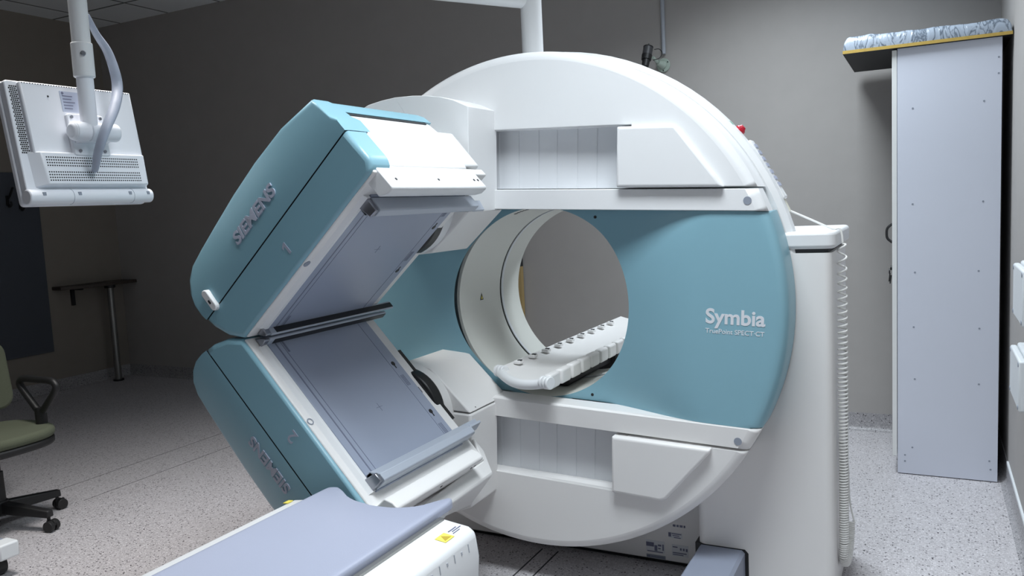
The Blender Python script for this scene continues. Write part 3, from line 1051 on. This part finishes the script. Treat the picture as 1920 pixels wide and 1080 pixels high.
fmB = lambda x, y, z: Vector((x, y, topz(x) + z))
bm = bmesh.new(); box(bm, 0.243, 0.273, -1.155, -1.115, 0, 0.001, fmB); ws = obj('warning_sticker', bm, YELLOW, HOUS)
bm = bmesh.new()
A = lambda p, q, z: fmB(p, q, z)
prism(bm, [(0.268, -1.149), (0.268, -1.121), (0.248, -1.135)], 0.001, 0.0016, A)
obj('sticker_symbol', bm, mat('sticker_ochre', (0.45, 0.33, 0.04), 0.5), HOUS)
bm = bmesh.new()
for x0, x1, y0, y1 in ((0.248, 0.251, -1.105, -1.070), (0.262, 0.264, -1.105, -1.075), (0.255, 0.2575, -1.098, -1.06)):
    box(bm, x0, x1, y0, y1, 0, 0.001, fmB)
obj('printed_text', bm, PRINT, HOUS)
bm = bmesh.new(); box(bm, -0.288, -0.272, -1.085, -1.045 - 0.018, -0.001, 0.0012, fmB); obj('warning_sticker', bm, YELLOW, HOUS)
for k in range(14):
    y = -1.09 - 0.032 * k
    bm = bmesh.new()
    fmS = lambda x, y_, z: Vector((0.2985 + x - (z - 0.535) * 0.12, y_, z))
    if k % 2 == 0:
        box(bm, 0, 0.0015, y - .0012, y + .0012, 0.562, 0.582, fmS)
    else:
        box(bm, 0, 0.0015, y - .0025, y + .0025, 0.568, 0.576, fmS)
    obj('ruler_mark', bm, mat('ruler_grey', (0.42, 0.44, 0.49), 0.5), HOUS)

# ------------------------------------------------------------------ pallet support seen through the bore
RP = thing('rear_support', 'white clip-edged support tray inside the scanner bore on a dark carrier', 'support tray', (0, 1.2, 0))
ZT = 0.775
bm = bmesh.new()
NX, NY = 16, 20
T, Bm = [], []
for i in range(NX + 1):
    f = i / NX
    rt, rb = [], []
    for j in range(NY + 1):
        g = j / NY
        y0 = -0.03 - 0.14 * f - 0.03 * math.sin(math.pi * f)
        y = y0 + (1.35 - y0) * g
        wl = -0.205 if g > 0.05 else -0.195
        x = -0.178 + 0.258 * f
        z = ZT - 0.02 + 0.02 * (2 * f - 1) ** 2
        rt.append(bm.verts.new((x, y, z)))
        rb.append(bm.verts.new((x, y, z - 0.022)))
    T.append(rt); Bm.append(rb)
for G in (T, Bm):
    for i in range(NX):
        for j in range(NY):
            bm.faces.new((G[i][j], G[i + 1][j], G[i + 1][j + 1], G[i][j + 1]))
for i in range(NX):
    bm.faces.new((T[i][0], T[i + 1][0], Bm[i + 1][0], Bm[i][0])); bm.faces.new((T[i][-1], T[i + 1][-1], Bm[i + 1][-1], Bm[i][-1]))
for j in range(NY):
    bm.faces.new((T[0][j], T[0][j + 1], Bm[0][j + 1], Bm[0][j])); bm.faces.new((T[-1][j], T[-1][j + 1], Bm[-1][j + 1], Bm[-1][j]))
obj('tray', bm, WARM, RP, angle=50)
bm = bmesh.new()
ends = [(-0.172 + 0.252 * i / 14, -0.03 - 0.14 * i / 14 - 0.035 * math.sin(math.pi * i / 14), ZT - 0.030 + 0.016 * (2 * i / 14 - 1) ** 2) for i in range(15)]
tube(bm, ends, 0.018, 12); obj('end_roll', bm, WHITE, RP, angle=60)
for x, y, z in ((-0.172, -0.03, ZT - 0.012), (0.08, -0.17, ZT - 0.012)):
    bm = bmesh.new()
    for dx in (-0.013, 0.002, 0.016):
        cyl(bm, (x + dx, y - dx * .3, z), (x + dx + 0.011, y - dx * .3 - .004, z), 0.023, 0.023, 16)
    obj('end_clamp', bm, WHITE, RP, bevel=0.003)
for k in range(9):
    y = 0.06 + k * 0.128
    bm = bmesh.new(); box(bm, -0.160, -0.130, y, y + 0.035, ZT - 0.004, ZT + 0.010); obj('edge_clip', bm, WARM, RP, bevel=0.004)
    bm = bmesh.new(); box(bm, -0.145, -0.130, y + 0.006, y + 0.02, ZT + 0.009, ZT + 0.0125); obj('clip_slot', bm, DARKG, RP)
for k in range(9):
    y = -0.155 + k * 0.098
    bm = bmesh.new(); box(bm, 0.066, 0.098, y, y + 0.082, ZT - 0.042, ZT + 0.012); obj('side_block', bm, WARM, RP, bevel=0.009, seg=3)
bm = bmesh.new(); box(bm, -0.10, 0.06, 0.62, 1.30, 0.55, ZT - 0.045); box(bm, -0.06, 0.03, 0.15, 0.7, ZT - 0.1, ZT - 0.05); box(bm, -0.15, 0.12, 0.75, 1.30, 0.0, 0.56)
obj('carrier', bm, BLACKP, RP, bevel=0.01)

# tan board leaning behind, glimpsed through the bore
bm = bmesh.new(); box(bm, -1.9, -1.207, YB - 0.05, YB - 0.012, 0.0, 0.97)
tb = thing('wooden_board', 'tan wooden board standing against the back wall, glimpsed through the scanner bore', 'board', (-1.55, YB - 0.03, 0))
obj('board_panel', bm, TAN, tb)
bm = bmesh.new(); box(bm, -1.9, -1.207, YB - 0.052, YB - 0.012, 0.97, 1.08); obj('board_cap', bm, PLYD, tb)

# ------------------------------------------------------------------ monitor on its suspension
MA = thing('monitor_suspension', 'white tubular suspension arm rising behind the scanner crown and carrying the monitor', 'support arm', (-0.13, 0.3, 1.0))
MP = Vector((-1.10, -0.962, 0))
bm = bmesh.new(); cyl(bm, (-0.13, 0.3, 1.86), (-0.13, 0.3, 2.95), 0.042, n=32); obj('mast', bm, WHITE, MA)
bm = bmesh.new()
dirb = (MP - Vector((-0.13, 0.3, 0))).normalized()
BT = Vector((MP.x, MP.y, 2.215))
pb = [Vector((-0.13, 0.3, 2.175)), Vector((-0.13, 0.3, 2.175)).lerp(BT, 0.5), BT - dirb * 0.08]
pb += [BT - dirb * 0.08 * (1 - math.sin(t)) - Vector((0, 0, 0.08 * (1 - math.cos(t)))) for t in [math.pi / 2 * i / 8 for i in range(1, 9)]]
pb += [Vector((MP.x, MP.y, 1.9))]
tube(bm, pb, 0.0275, 24); obj('boom', bm, WHITE, MA, angle=60)
bm = bmesh.new(); cyl(bm, (-0.13, 0.3, 1.855), (-0.13, 0.3, 1.88), 0.08, n=32); obj('mast_flange', bm, WHITE, MA, bevel=0.005)
bm = bmesh.new(); cyl(bm, (MP.x, MP.y, 1.845), (MP.x, MP.y, 1.952), 0.0315, n=32); sl = obj('tube_sleeve', bm, WHITE, MA, bevel=0.004)
vd = Vector((0.85, -0.53, 0))
bm = bmesh.new(); cyl(bm, Vector((MP.x, MP.y, 1.915)) + vd * 0.028, Vector((MP.x, MP.y, 1.915)) + vd * 0.036, 0.008, n=14); obj('sleeve_screw', bm, CHROME, sl, bevel=0.002)
bm = bmesh.new(); cyl(bm, (MP.x, MP.y, 1.685), (MP.x, MP.y, 1.86), 0.025, n=28); obj('drop_tube', bm, MONW, MA)

MC = Vector((-1.151, -0.957, 1.641))
MR = Matrix(((0.0111, -0.9856, -0.1685), (0.9999, 0.0114, -0.0008), (0.0027, -0.1685, 0.9857)))


def M3(x, y, z):          # x along the monitor, y towards its screen, z up its back
    return MC + MR @ Vector((x, y, z))


MF = lambda p, q, t: M3(p, t, q)
MON = thing('monitor', 'white display monitor seen from behind, hanging from the suspension arm', 'monitor', MC)
bm = bmesh.new(); prism(bm, rounded_rect(-0.209, 0.213, -0.185, 0.190, 0.010), 0.004, 0.030, MF); obj('monitor_case', bm, MONW, MON, bevel=0.003)
bm = bmesh.new(); prism(bm, rounded_rect(-0.213, 0.216, -0.190, 0.193, 0.012), 0.031, 0.050, MF); obj('front_bezel', bm, MONW, MON, bevel=0.004)
bm = bmesh.new(); prism(bm, rounded_rect(-0.196, 0.200, -0.160, 0.176, 0.004), 0.048, 0.051, MF); obj('screen', bm, SCREEN, MON)
bm = bmesh.new(); prism(bm, [(-0.172, -0.040), (0.209, -0.040), (0.209, 0.186), (-0.172, 0.186)], -0.012, 0.006, MF)
bk = obj('back_panel', bm, MONW, MON, bevel=0.005)
bm = bmesh.new()
A = [bm.verts.new(M3(x, -0.022, z)) for x, z in ((-0.150, -0.134), (0.200, -0.134), (0.203, -0.034), (-0.158, -0.034))]
B = [bm.verts.new(M3(x, 0.006, z)) for x, z in ((-0.182, -0.140), (0.209, -0.140), (0.209, -0.030), (-0.186, -0.030))]
bm.faces.new(A); bm.faces.new(B)
for i in range(4): bm.faces.new((A[i], A[(i + 1) % 4], B[(i + 1) % 4], B[i]))
obj('vent_housing', bm, MONW, MON, bevel=0.003)
bm = bmesh.new()
tube(bm, [M3(-0.213 + 0.43 * i / 10, 0.006, -0.168) for i in range(11)], 0.0235, 20)
br = obj('speaker_bar', bm, MONW, MON, bevel=0.004)
for x in (-0.17, -0.055, 0.125, 0.195):
    bm = bmesh.new()
    box(bm, x - 0.005, x + 0.005, -0.019, -0.0155, -0.168, -0.158, M3)
    obj('bar_screw', bm, DOT, br)
for x in (-0.075, 0.14):
    bm = bmesh.new(); tube(bm, [M3(x, 0.006, -0.168), M3(x + 0.001, 0.006, -0.168)], 0.0241, 20); obj('bar_joint', bm, DOT, br)


# perforated vents
def dots(x0, x1, z0, z1, nx, nz, y, r=0.0024, sk=0.0):
    bm = bmesh.new()
    for i in range(nx):
        for j in range(nz):
            x = x0 + (x1 - x0) * i / max(1, nx - 1) + sk * (j % 2)
            z = z0 + (z1 - z0) * j / max(1, nz - 1)
            prism(bm, circle_pts(r, 6, x, z), y, y + 0.0015, MF)
    o = obj('vent_perforation', bm, BLACKP, MON)
    o['kind'] = 'stuff'


dots(-0.143, 0.172, -0.050, -0.076, 44, 4, -0.0226)
dots(-0.143, 0.172, -0.096, -0.122, 44, 4, -0.0226)
dots(-0.165, 0.20, 0.181, 0.181, 44, 1, -0.0126, 0.002)
dots(-0.197, -0.179, -0.032, 0.172, 4, 34, 0.0034, 0.0027, 0.003)
bm = bmesh.new(); box(bm, -0.050, 0.045, -0.0132, -0.011, 0.100, 0.166, M3); lbl = obj('rating_label', bm, mat('label_silver', (0.52, 0.57, 0.70), 0.45), MON)
random.seed(4)
for j in range(5):
    bm = bmesh.new()
    box(bm, -0.043, -0.043 + random.uniform(0.025, 0.06), -0.014, -0.013, 0.150 - j * 0.010, 0.1525 - j * 0.010, M3)
    obj('printed_text', bm, PRINT, lbl)
bm = bmesh.new()
prism(bm, [(-0.046, 0.160), (-0.041, 0.165), (-0.036, 0.160), (-0.041, 0.155)], -0.014, -0.013, MF)
obj('label_mark', bm, PRINT, lbl)
bm = bmesh.new(); cyl(bm, M3(-0.09, -0.012, 0.145), M3(-0.09, -0.013, 0.145), 0.003, n=10); obj('screw_hole', bm, BLACKP, MON)
# mounting plate and pivot
bm = bmesh.new(); prism(bm, rounded_rect(-0.050, 0.076, -0.042, 0.092, 0.008), -0.026, -0.011, MF); mp_ = obj('mount_plate', bm, MONW, MON, bevel=0.003)
for x, z in ((-0.037, 0.080), (0.062, 0.080), (-0.030, -0.028), (0.056, -0.028)):
    bm = bmesh.new()
    cyl(bm, M3(x, -0.026, z), M3(x, -0.031, z), 0.0048, 0.0048, 10)
    obj('mount_screw', bm, CHROME, mp_)
bm = bmesh.new(); cyl(bm, M3(-0.062, -0.058, 0.026), M3(-0.014, -0.058, 0.026), 0.030, n=28); cyl(bm, M3(-0.072, -0.058, 0.026), M3(-0.062, -0.058, 0.026), 0.020, 0.030, n=28)
prism(bm, [(-0.040, -0.004), (0.066, -0.004), (0.060, 0.056), (-0.034, 0.056)], -0.05, -0.02, MF)
obj('pivot_cap', bm, MONW, mp_, bevel=0.003)
bm = bmesh.new(); cyl(bm, M3(-0.011, -0.058, 0.026), M3(0.088, -0.058, 0.026), 0.029, n=28); obj('pivot_barrel', bm, MONW, mp_, bevel=0.004)
# cable in a pale sleeve
cp = [(-1.105, -0.930, 2.045), (-1.108, -0.900, 1.99), (-1.100, -0.872, 1.94), (-1.088, -0.861, 1.874), (-1.079, -0.864, 1.821), (-1.048, -0.904, 1.755), (-1.025, -0.964, 1.674), (-1.052, -0.975, 1.61), (-1.087, -0.965, 1.562), (-1.108, -0.955, 1.555)]
bm = bmesh.new(); tube(bm, bez(cp, 8), lambda f: 0.008 + 0.009 * math.sin(math.pi * f), 12, flat=0.7)
obj('cable_sleeve', bm, mat('sleeve_grey', (0.42, 0.46, 0.56), 0.4, noise_amt=0.15, noise_scale=25), MON, angle=60)

# ------------------------------------------------------------------ cabinet and what lies on it
CB = thing('tall_cabinet', 'tall narrow light grey cabinet standing in the right corner', 'cabinet', (1.34, 1.86, 0))
YC = 1.557
bm = bmesh.new(); box(bm, 1.136, 1.553, YC, YC + 0.018, 0.004, 2.017); sp = obj('side_panel', bm, CABG, CB, bevel=0.001)
bm = bmesh.new(); box(bm, 1.137, 1.553, YC + 0.019, 2.14, 0.004, 2.015); obj('carcass', bm, CABG, CB)
bm = bmesh.new(); box(bm, 1.113, 1.134, YC + 0.001, 2.14, 0.086, 2.012); dr = obj('door', bm, CABW, CB, bevel=0.0015)
bm = bmesh.new(); tube(bm, bez([(1.113, 1.60, 1.21), (1.092, 1.60, 1.19), (1.088, 1.60, 1.165), (1.092, 1.60, 1.14), (1.113, 1.60, 1.12)], 6), 0.006, 8); obj('handle', bm, BLACKP, dr)
bm = bmesh.new(); cyl(bm, (1.113, 1.585, 1.0), (1.104, 1.585, 1.0), 0.011, n=14); obj('lock', bm, BLACKP, dr)
bm = bmesh.new()
cyl(bm, (1.104, 1.578, 0.985), (1.098, 1.578, 0.985), 0.012, n=12); cyl(bm, (1.103, 1.58, 0.975), (1.099, 1.58, 0.935), 0.003, n=6); cyl(bm, (1.108, 1.582, 0.965), (1.103, 1.582, 0.925), 0.003, n=6)
obj('key', bm, BLACKP, dr)
for x, z in ((1.20, 1.74), (1.485, 1.745), (1.20, 1.30), (1.485, 1.30), (1.21, 0.98), (1.47, 0.985), (1.205, 0.72), (1.475, 0.72), (1.21, 0.47), (1.475, 0.46), (1.20, 0.135), (1.168, 0.095), (1.168, 0.065), (1.52, 0.10), (1.525, 0.06), (1.54, 1.93), (1.54, 1.86)):
    bm = bmesh.new()
    prism(bm, circle_pts(0.0045, 8, x, z), YC - 0.0008, YC + 0.001, ident)
    obj('screw_cap', bm, DOT, sp)
MT = thing('wrapped_cushion', 'plastic-wrapped cushion on a board lying on top of the tall cabinet', 'cushion', (1.25, 1.88, 2.018))
bm = bmesh.new(); box(bm, 0.903, 1.590, 1.537, 2.222, 2.0185, 2.033); bd = obj('base_board', bm, [PLY, PLYD], MT)
bd.data.polygons.foreach_get
for p in bd.data.polygons:
    if p.normal.z < -0.5:
        p.material_index = 1
bm = bmesh.new()
NX, NY = 60, 40
def cush(i, j, top):
    fx, fy = i / NX, j / NY
    x = 0.905 + 0.683 * fx; y = 1.540 + 0.68 * fy
    ex = min(x - 0.905, 1.588 - x); ey = min(y - 1.540, 2.22 - y)
    e = min(ex, ey)
    h = 0.062 * math.sqrt(max(0, 1 - (1 - min(1, e / 0.028)) ** 2))
    w = noise.noise(Vector((x * 9 + z0 * 3, y * 9, 1.3))) * 0.007 + noise.noise(Vector((x * 25, y * 25, 4))) * 0.004
    return Vector((x, y, 2.0335 + (h * (1 + 0.1 * w) + w * (h / 0.062) if top else 0)))
z0 = 0
T = [[bm.verts.new(cush(0.5 * NX * (1 - math.cos(math.pi * i / NX)), 0.5 * NY * (1 - math.cos(math.pi * j / NY)), 1)) for j in range(NY + 1)] for i in range(NX + 1)]
Bq = [[bm.verts.new(cush(0.5 * NX * (1 - math.cos(math.pi * i / NX)), 0.5 * NY * (1 - math.cos(math.pi * j / NY)), 0) - Vector((0, 0, 0.0003))) for j in range(NY + 1)] for i in range(NX + 1)]
for G in (T, Bq):
    for i in range(NX):
        for j in range(NY):
            bm.faces.new((G[i][j], G[i + 1][j], G[i + 1][j + 1], G[i][j + 1]))
for i in range(NX):
    bm.faces.new((T[i][0], T[i + 1][0], Bq[i + 1][0], Bq[i][0])); bm.faces.new((T[i][-1], T[i + 1][-1], Bq[i + 1][-1], Bq[i][-1]))
for j in range(NY):
    bm.faces.new((T[0][j], T[0][j + 1], Bq[0][j + 1], Bq[0][j])); bm.faces.new((T[-1][j], T[-1][j + 1], Bq[-1][j + 1], Bq[-1][j]))
obj('wrapped_pad', bm, WRAP, MT, angle=80)

# ------------------------------------------------------------------ boxes on the right wall
def wall_box(y0, y1, za, zb, label):
    t = thing('wall_box', label, 'junction box', (XR, (y0 + y1) / 2, za), 'white boxes on the right wall')
    bm = bmesh.new(); box(bm, XR - 0.035, XR, y0, y1, za, zb); obj('back_box', bm, BOXW, t, bevel=0.008, seg=3)
    bm = bmesh.new(); box(bm, XR - 0.058, XR - 0.036, y0 + 0.012, y1 - 0.012, za + 0.008, zb - 0.008); ld = obj('lid', bm, BOXW, t, bevel=0.007, seg=3)
    for y in (y0 + 0.03, y1 - 0.03):
        for z in (za + 0.022, zb - 0.022):
            bm = bmesh.new()
            cyl(bm, (XR - 0.057, y, z), (XR - 0.060, y, z), 0.008, 0.008, 10)
            obj('lid_screw', bm, DOT, ld)


wall_box(0.36, 0.72, 0.90, 1.10, 'white plastic box on the right wall, upper of the two at the frame edge')
wall_box(0.44, 0.80, 0.60, 0.79, 'white plastic box on the right wall, lower of the two at the frame edge')
bm = bmesh.new(); cyl(bm, (XR - 0.013, 0.60, 0.79), (XR - 0.013, 0.60, 0.90), 0.010, n=12)
tag(obj('conduit', bm, CONDUIT), 'short grey conduit joining the two white boxes on the right wall', 'conduit')

# ------------------------------------------------------------------ camera on the back wall
bm = bmesh.new(); cyl(bm, (-0.178, YB - 0.013, 2.262), (-0.178, YB - 0.013, ZC - 0.001), 0.0125, n=14)
tag(obj('conduit', bm, CONDUIT), 'thin grey conduit running down the back wall to the security camera', 'conduit')
SCM = thing('security_camera', 'small black security camera on a pale round mount on the back wall', 'security camera', (-0.188, YB, 2.195))
bm = bmesh.new(); cyl(bm, (-0.184, YB, 2.196), (-0.184, YB - 0.012, 2.196), 0.042, n=32); mpl = obj('mount_plate', bm, GLASSG, SCM, bevel=0.003)
bm = bmesh.new(); cyl(bm, (-0.184, YB - 0.01, 2.196), (-0.205, YB - 0.055, 2.21), 0.024, 0.016, 20); cyl(bm, (-0.205, YB - 0.055, 2.21), (-0.222, YB - 0.10, 2.235), 0.010, n=14); obj('swivel_bracket', bm, GLASSG, SCM)
for a in (30, 150, 270):
    x_, z_ = -0.184 + 0.033 * math.cos(math.radians(a)), 2.196 + 0.033 * math.sin(math.radians(a))
    bm = bmesh.new(); cyl(bm, (x_, YB - 0.0125, z_), (x_, YB - 0.014, z_), 0.004, n=8); obj('mount_screw', bm, BLACKP, mpl)
c0, c1 = Vector((-0.240, YB - 0.125, 2.292)), Vector((-0.249, YB - 0.165, 2.185))
cd = (c1 - c0).normalized()
bm = bmesh.new(); cyl(bm, c0, c0 + cd * 0.065, 0.029, n=28); obj('camera_body', bm, mat('camera_grey', (0.06, 0.06, 0.065), 0.45), SCM, bevel=0.003)
bm = bmesh.new(); cyl(bm, c0 + cd * 0.050, c0 + cd * 0.082, 0.031, 0.029, n=28); cyl(bm, c0 - cd * 0.004, c0, 0.03, n=28); obj('body_collar', bm, BLACKP, SCM)
bm = bmesh.new(); cyl(bm, c0 + cd * 0.080, c0 + cd * 0.128, 0.0235, 0.021, n=24); lb = obj('lens_barrel', bm, BLACKP, SCM, bevel=0.003)
bm = bmesh.new(); cyl(bm, c0 - cd * 0.002, c0 - cd * 0.024 , 0.004, n=10); obj('antenna_stub', bm, BLACKP, SCM)
bm = bmesh.new(); tube(bm, bez([c0 + Vector((0.03, 0.02, -0.012)), c0 + Vector((0.058, 0.03, -0.012)), c0 + Vector((0.072, 0.04, -0.035)), c0 + Vector((0.058, 0.03, -0.065)), c0 + Vector((0.028, 0.0, -0.078))], 8), 0.0025, 8); obj('camera_cable', bm, BLACKP, SCM)

# ------------------------------------------------------------------ left corner: shelf, board, hooks
SH = thing('corner_shelf', 'dark wood corner shelf on one round metal leg in the back left corner', 'shelf', (-5.2, 2.0, 0))
bm = bmesh.new(); prism(bm, [(XL, 1.62), (XL + 0.12, 1.62), (XL + 0.20, 1.75), (XL + 0.20, YB), (XL, YB)], 0.86, 0.888, lambda p, q, t: Vector((p, q, t))); obj('shelf_top', bm, WOODD, SH, bevel=0.003)
bm = bmesh.new(); cyl(bm, (-5.19, 2.06, 0.012), (-5.19, 2.06, 0.86), 0.028, n=24); lg = obj('leg', bm, STEEL, SH)
bm = bmesh.new(); cyl(bm, (-5.19, 2.06, 0), (-5.19, 2.06, 0.014), 0.045, n=24); obj('leg_foot', bm, BLACKP, lg)
bm = bmesh.new(); cyl(bm, (-5.19, 2.06, 0.835), (-5.19, 2.06, 0.86), 0.045, n=24); obj('leg_flange', bm, BLACKP, lg)
bm = bmesh.new(); box(bm, XL, XL + 0.02, 1.78, 1.81, 0.71, 0.86); box(bm, XL, XL + 0.14, 1.78, 1.81, 0.845, 0.86); obj('bracket', bm, BLACKP, SH)

bm = bmesh.new(); box(bm, XL, XL + 0.018, 0.55, 1.575, 0.345, 1.845)
tag(obj('wall_panel', bm, SLATE, bevel=0.002), 'dark slate wall panel with coat hooks on the left wall', 'wall panel')


def hook(y, z, label):
    t = thing('coat_hook', label, 'coat hook', (XL + 0.018, y, z), 'black hooks on the slate panel')
    bm = bmesh.new(); box(bm, XL + 0.018, XL + 0.024, y - 0.012, y + 0.012, z - 0.03, z + 0.05); obj('hook_plate', bm, BLACKP, t)
    bm = bmesh.new(); tube(bm, bez([(XL + 0.022, y, z - 0.02), (XL + 0.045, y, z - 0.04), (XL + 0.07, y, z - 0.02), (XL + 0.065, y, z + 0.0)], 6), 0.009, 8); obj('lower_prong', bm, BLACKP, t)
    bm = bmesh.new(); tube(bm, bez([(XL + 0.022, y, z + 0.02), (XL + 0.06, y, z + 0.05), (XL + 0.11, y, z + 0.11)], 6), 0.009, 8); obj('upper_prong', bm, BLACKP, t)


hook(1.315, 1.61, 'black coat hook on the slate panel, clear of the monitor corner')
hook(1.415, 1.58, 'black coat hook on the slate panel, partly hidden by the monitor corner')

# ------------------------------------------------------------------ office chair
HUB = Vector((-2.57, -0.54, 0))
CH = thing('office_chair', 'office chair with olive seat and black plastic base at the left edge', 'chair', HUB)
bm = bmesh.new()
cyl(bm, HUB + Vector((0, 0, 0.07)), HUB + Vector((0, 0, 0.135)), 0.045, 0.035, 20)
bs = obj('base_hub', bm, BLACKP, CH)
for k in range(5):
    a = math.radians(14 + 72 * k)
    d = Vector((math.cos(a), math.sin(a), 0)); s = Vector((-d.y, d.x, 0))
    bm = bmesh.new()
    fm = lambda x, y, z: HUB + d * x + s * y + Vector((0, 0, z))
    v0 = [fm(0.02, -0.026, 0.075), fm(0.02, 0.026, 0.075), fm(0.02, 0.022, 0.13), fm(0.02, -0.022, 0.13)]
    v1 = [fm(0.275, -0.020, 0.065), fm(0.275, 0.020, 0.065), fm(0.275, 0.016, 0.098), fm(0.275, -0.016, 0.098)]
    A = [bm.verts.new(p) for p in v0]; B = [bm.verts.new(p) for p in v1]
    bm.faces.new(A); bm.faces.new(B)
    for i in range(4): bm.faces.new((A[i], A[(i + 1) % 4], B[(i + 1) % 4], B[i]))
    obj('base_arm', bm, BLACKP, CH, bevel=0.006)
    bm = bmesh.new()
    e = HUB + d * 0.262
    cyl(bm, e + Vector((0, 0, 0.045)), e + Vector((0, 0, 0.10)), 0.008, n=10)
    w = e + d * 0.012
    for q in (-1, 1):
        cyl(bm, w + s * (0.006 * q) + Vector((0, 0, 0.026)), w + s * (0.026 * q) + Vector((0, 0, 0.026)), 0.026, n=20)
    box(bm, -0.022, 0.022, -0.006, 0.006, 0.0, 0.024, lambda x, y, z: w + d * x + s * y + Vector((0, 0, z + 0.026)))
    obj('caster', bm, BLACKP, CH, bevel=0.004)
bm = bmesh.new(); cyl(bm, HUB + Vector((0, 0, 0.13)), HUB + Vector((0, 0, 0.27)), 0.028, 0.026, 20); cyl(bm, HUB + Vector((0, 0, 0.27)), HUB + Vector((0, 0, 0.38)), 0.018, n=20); obj('gas_lift', bm, BLACKP, CH)
SE = HUB + Vector((0.02, 0.0, 0))
def seat_outline(k):
    return [(SE.x - 0.02 + k * 0.222 * math.copysign(abs(math.cos(t)) ** 0.7, math.cos(t)), SE.y + k * 0.235 * math.copysign(abs(math.sin(t)) ** 0.7, math.sin(t))) for t in [2 * math.pi * i / 48 for i in range(48)]]
bm = bmesh.new(); prism(bm, seat_outline(0.985), 0.375, 0.412, lambda p, q, t: Vector((p, q, t))); obj('seat_pan', bm, BLACKP, CH, bevel=0.012, seg=3)
bm = bmesh.new(); prism(bm, seat_outline(1.0), 0.410, 0.457, lambda p, q, t: Vector((p, q, t))); obj('seat', bm, OLIVE, CH, bevel=0.02, seg=4)
# armrest loops on both sides
for sy in (1, -1):
    yy = SE.y + sy * 0.19
    bm = bmesh.new()
    cx_ = SE.x + 0.055
    loop = [p - Vector((0, 0, 0.03)) for p in bez([(cx_ - 0.02, yy, 0.55), (cx_ - 0.13, yy, 0.655), (cx_ - 0.128, yy, 0.69), (cx_ - 0.09, yy, 0.70), (cx_, yy, 0.70), (cx_ + 0.09, yy, 0.70), (cx_ + 0.128, yy, 0.69), (cx_ + 0.13, yy, 0.655), (cx_ + 0.02, yy, 0.55)], 8)]
    tube(bm, loop, 0.017, 10)
    tube(bm, [(cx_, yy, 0.40), (cx_, yy, 0.47), (cx_, yy, 0.535)], 0.026, 10, flat=0.7)
    obj('armrest', bm, BLACKP, CH, angle=60)
# backrest (leans at the far left side of the seat)
bx = HUB.x - 0.235
bm = bmesh.new(); prism(bm, rounded_rect(HUB.y - 0.20, HUB.y + 0.265, 0.50, 0.84, 0.07), bx - 0.05, bx, lambda p, q, t: Vector((t - (q - 0.52) * 0.15, p, q))); obj('backrest', bm, OLIVE, CH, bevel=0.016, seg=3)
bm = bmesh.new(); tube(bm, bez([HUB + Vector((-0.05, 0, 0.385)), HUB + Vector((-0.22, 0, 0.375)), HUB + Vector((-0.305, 0, 0.44)), HUB + Vector((-0.325, 0, 0.62))], 6), 0.022, 8, flat=0.5); obj('back_support', bm, BLACKP, CH)

# ------------------------------------------------------------------ mobile cart foot at the lower left corner
CT = thing('equipment_cart', 'foot of a mobile cart with white bumper and black wheel, bottom left corner', 'cart', (-2.3, -0.85, 0))
bm = bmesh.new(); prism(bm, [(-2.06, -0.885), (-2.06, -0.815), (-2.10, -0.815), (-2.40, -1.05), (-2.40, -1.14)], 0.085, 0.135, lambda p, q, t: Vector((p, q, t))); obj('foot_beam', bm, BEAM, CT, bevel=0.005)
bm = bmesh.new(); box(bm, -2.062, -1.985, -0.89, -0.81, 0.078, 0.142); bp = obj('bumper', bm, BOXW, CT, bevel=0.008, seg=3)
bm = bmesh.new(); cyl(bm, (-2.07, -0.875, 0.04), (-2.07, -0.835, 0.04), 0.04, n=32); wh = obj('wheel', bm, BLACKP, CT, bevel=0.004)
bm = bmesh.new(); cyl(bm, (-2.07, -0.880, 0.04), (-2.07, -0.83, 0.04), 0.018, n=24); obj('wheel_hub', bm, DOT, wh)
bm = bmesh.new(); box(bm, -2.10, -2.06, -0.868, -0.842, 0.04, 0.09); obj('wheel_fork', bm, BLACKP, CT)
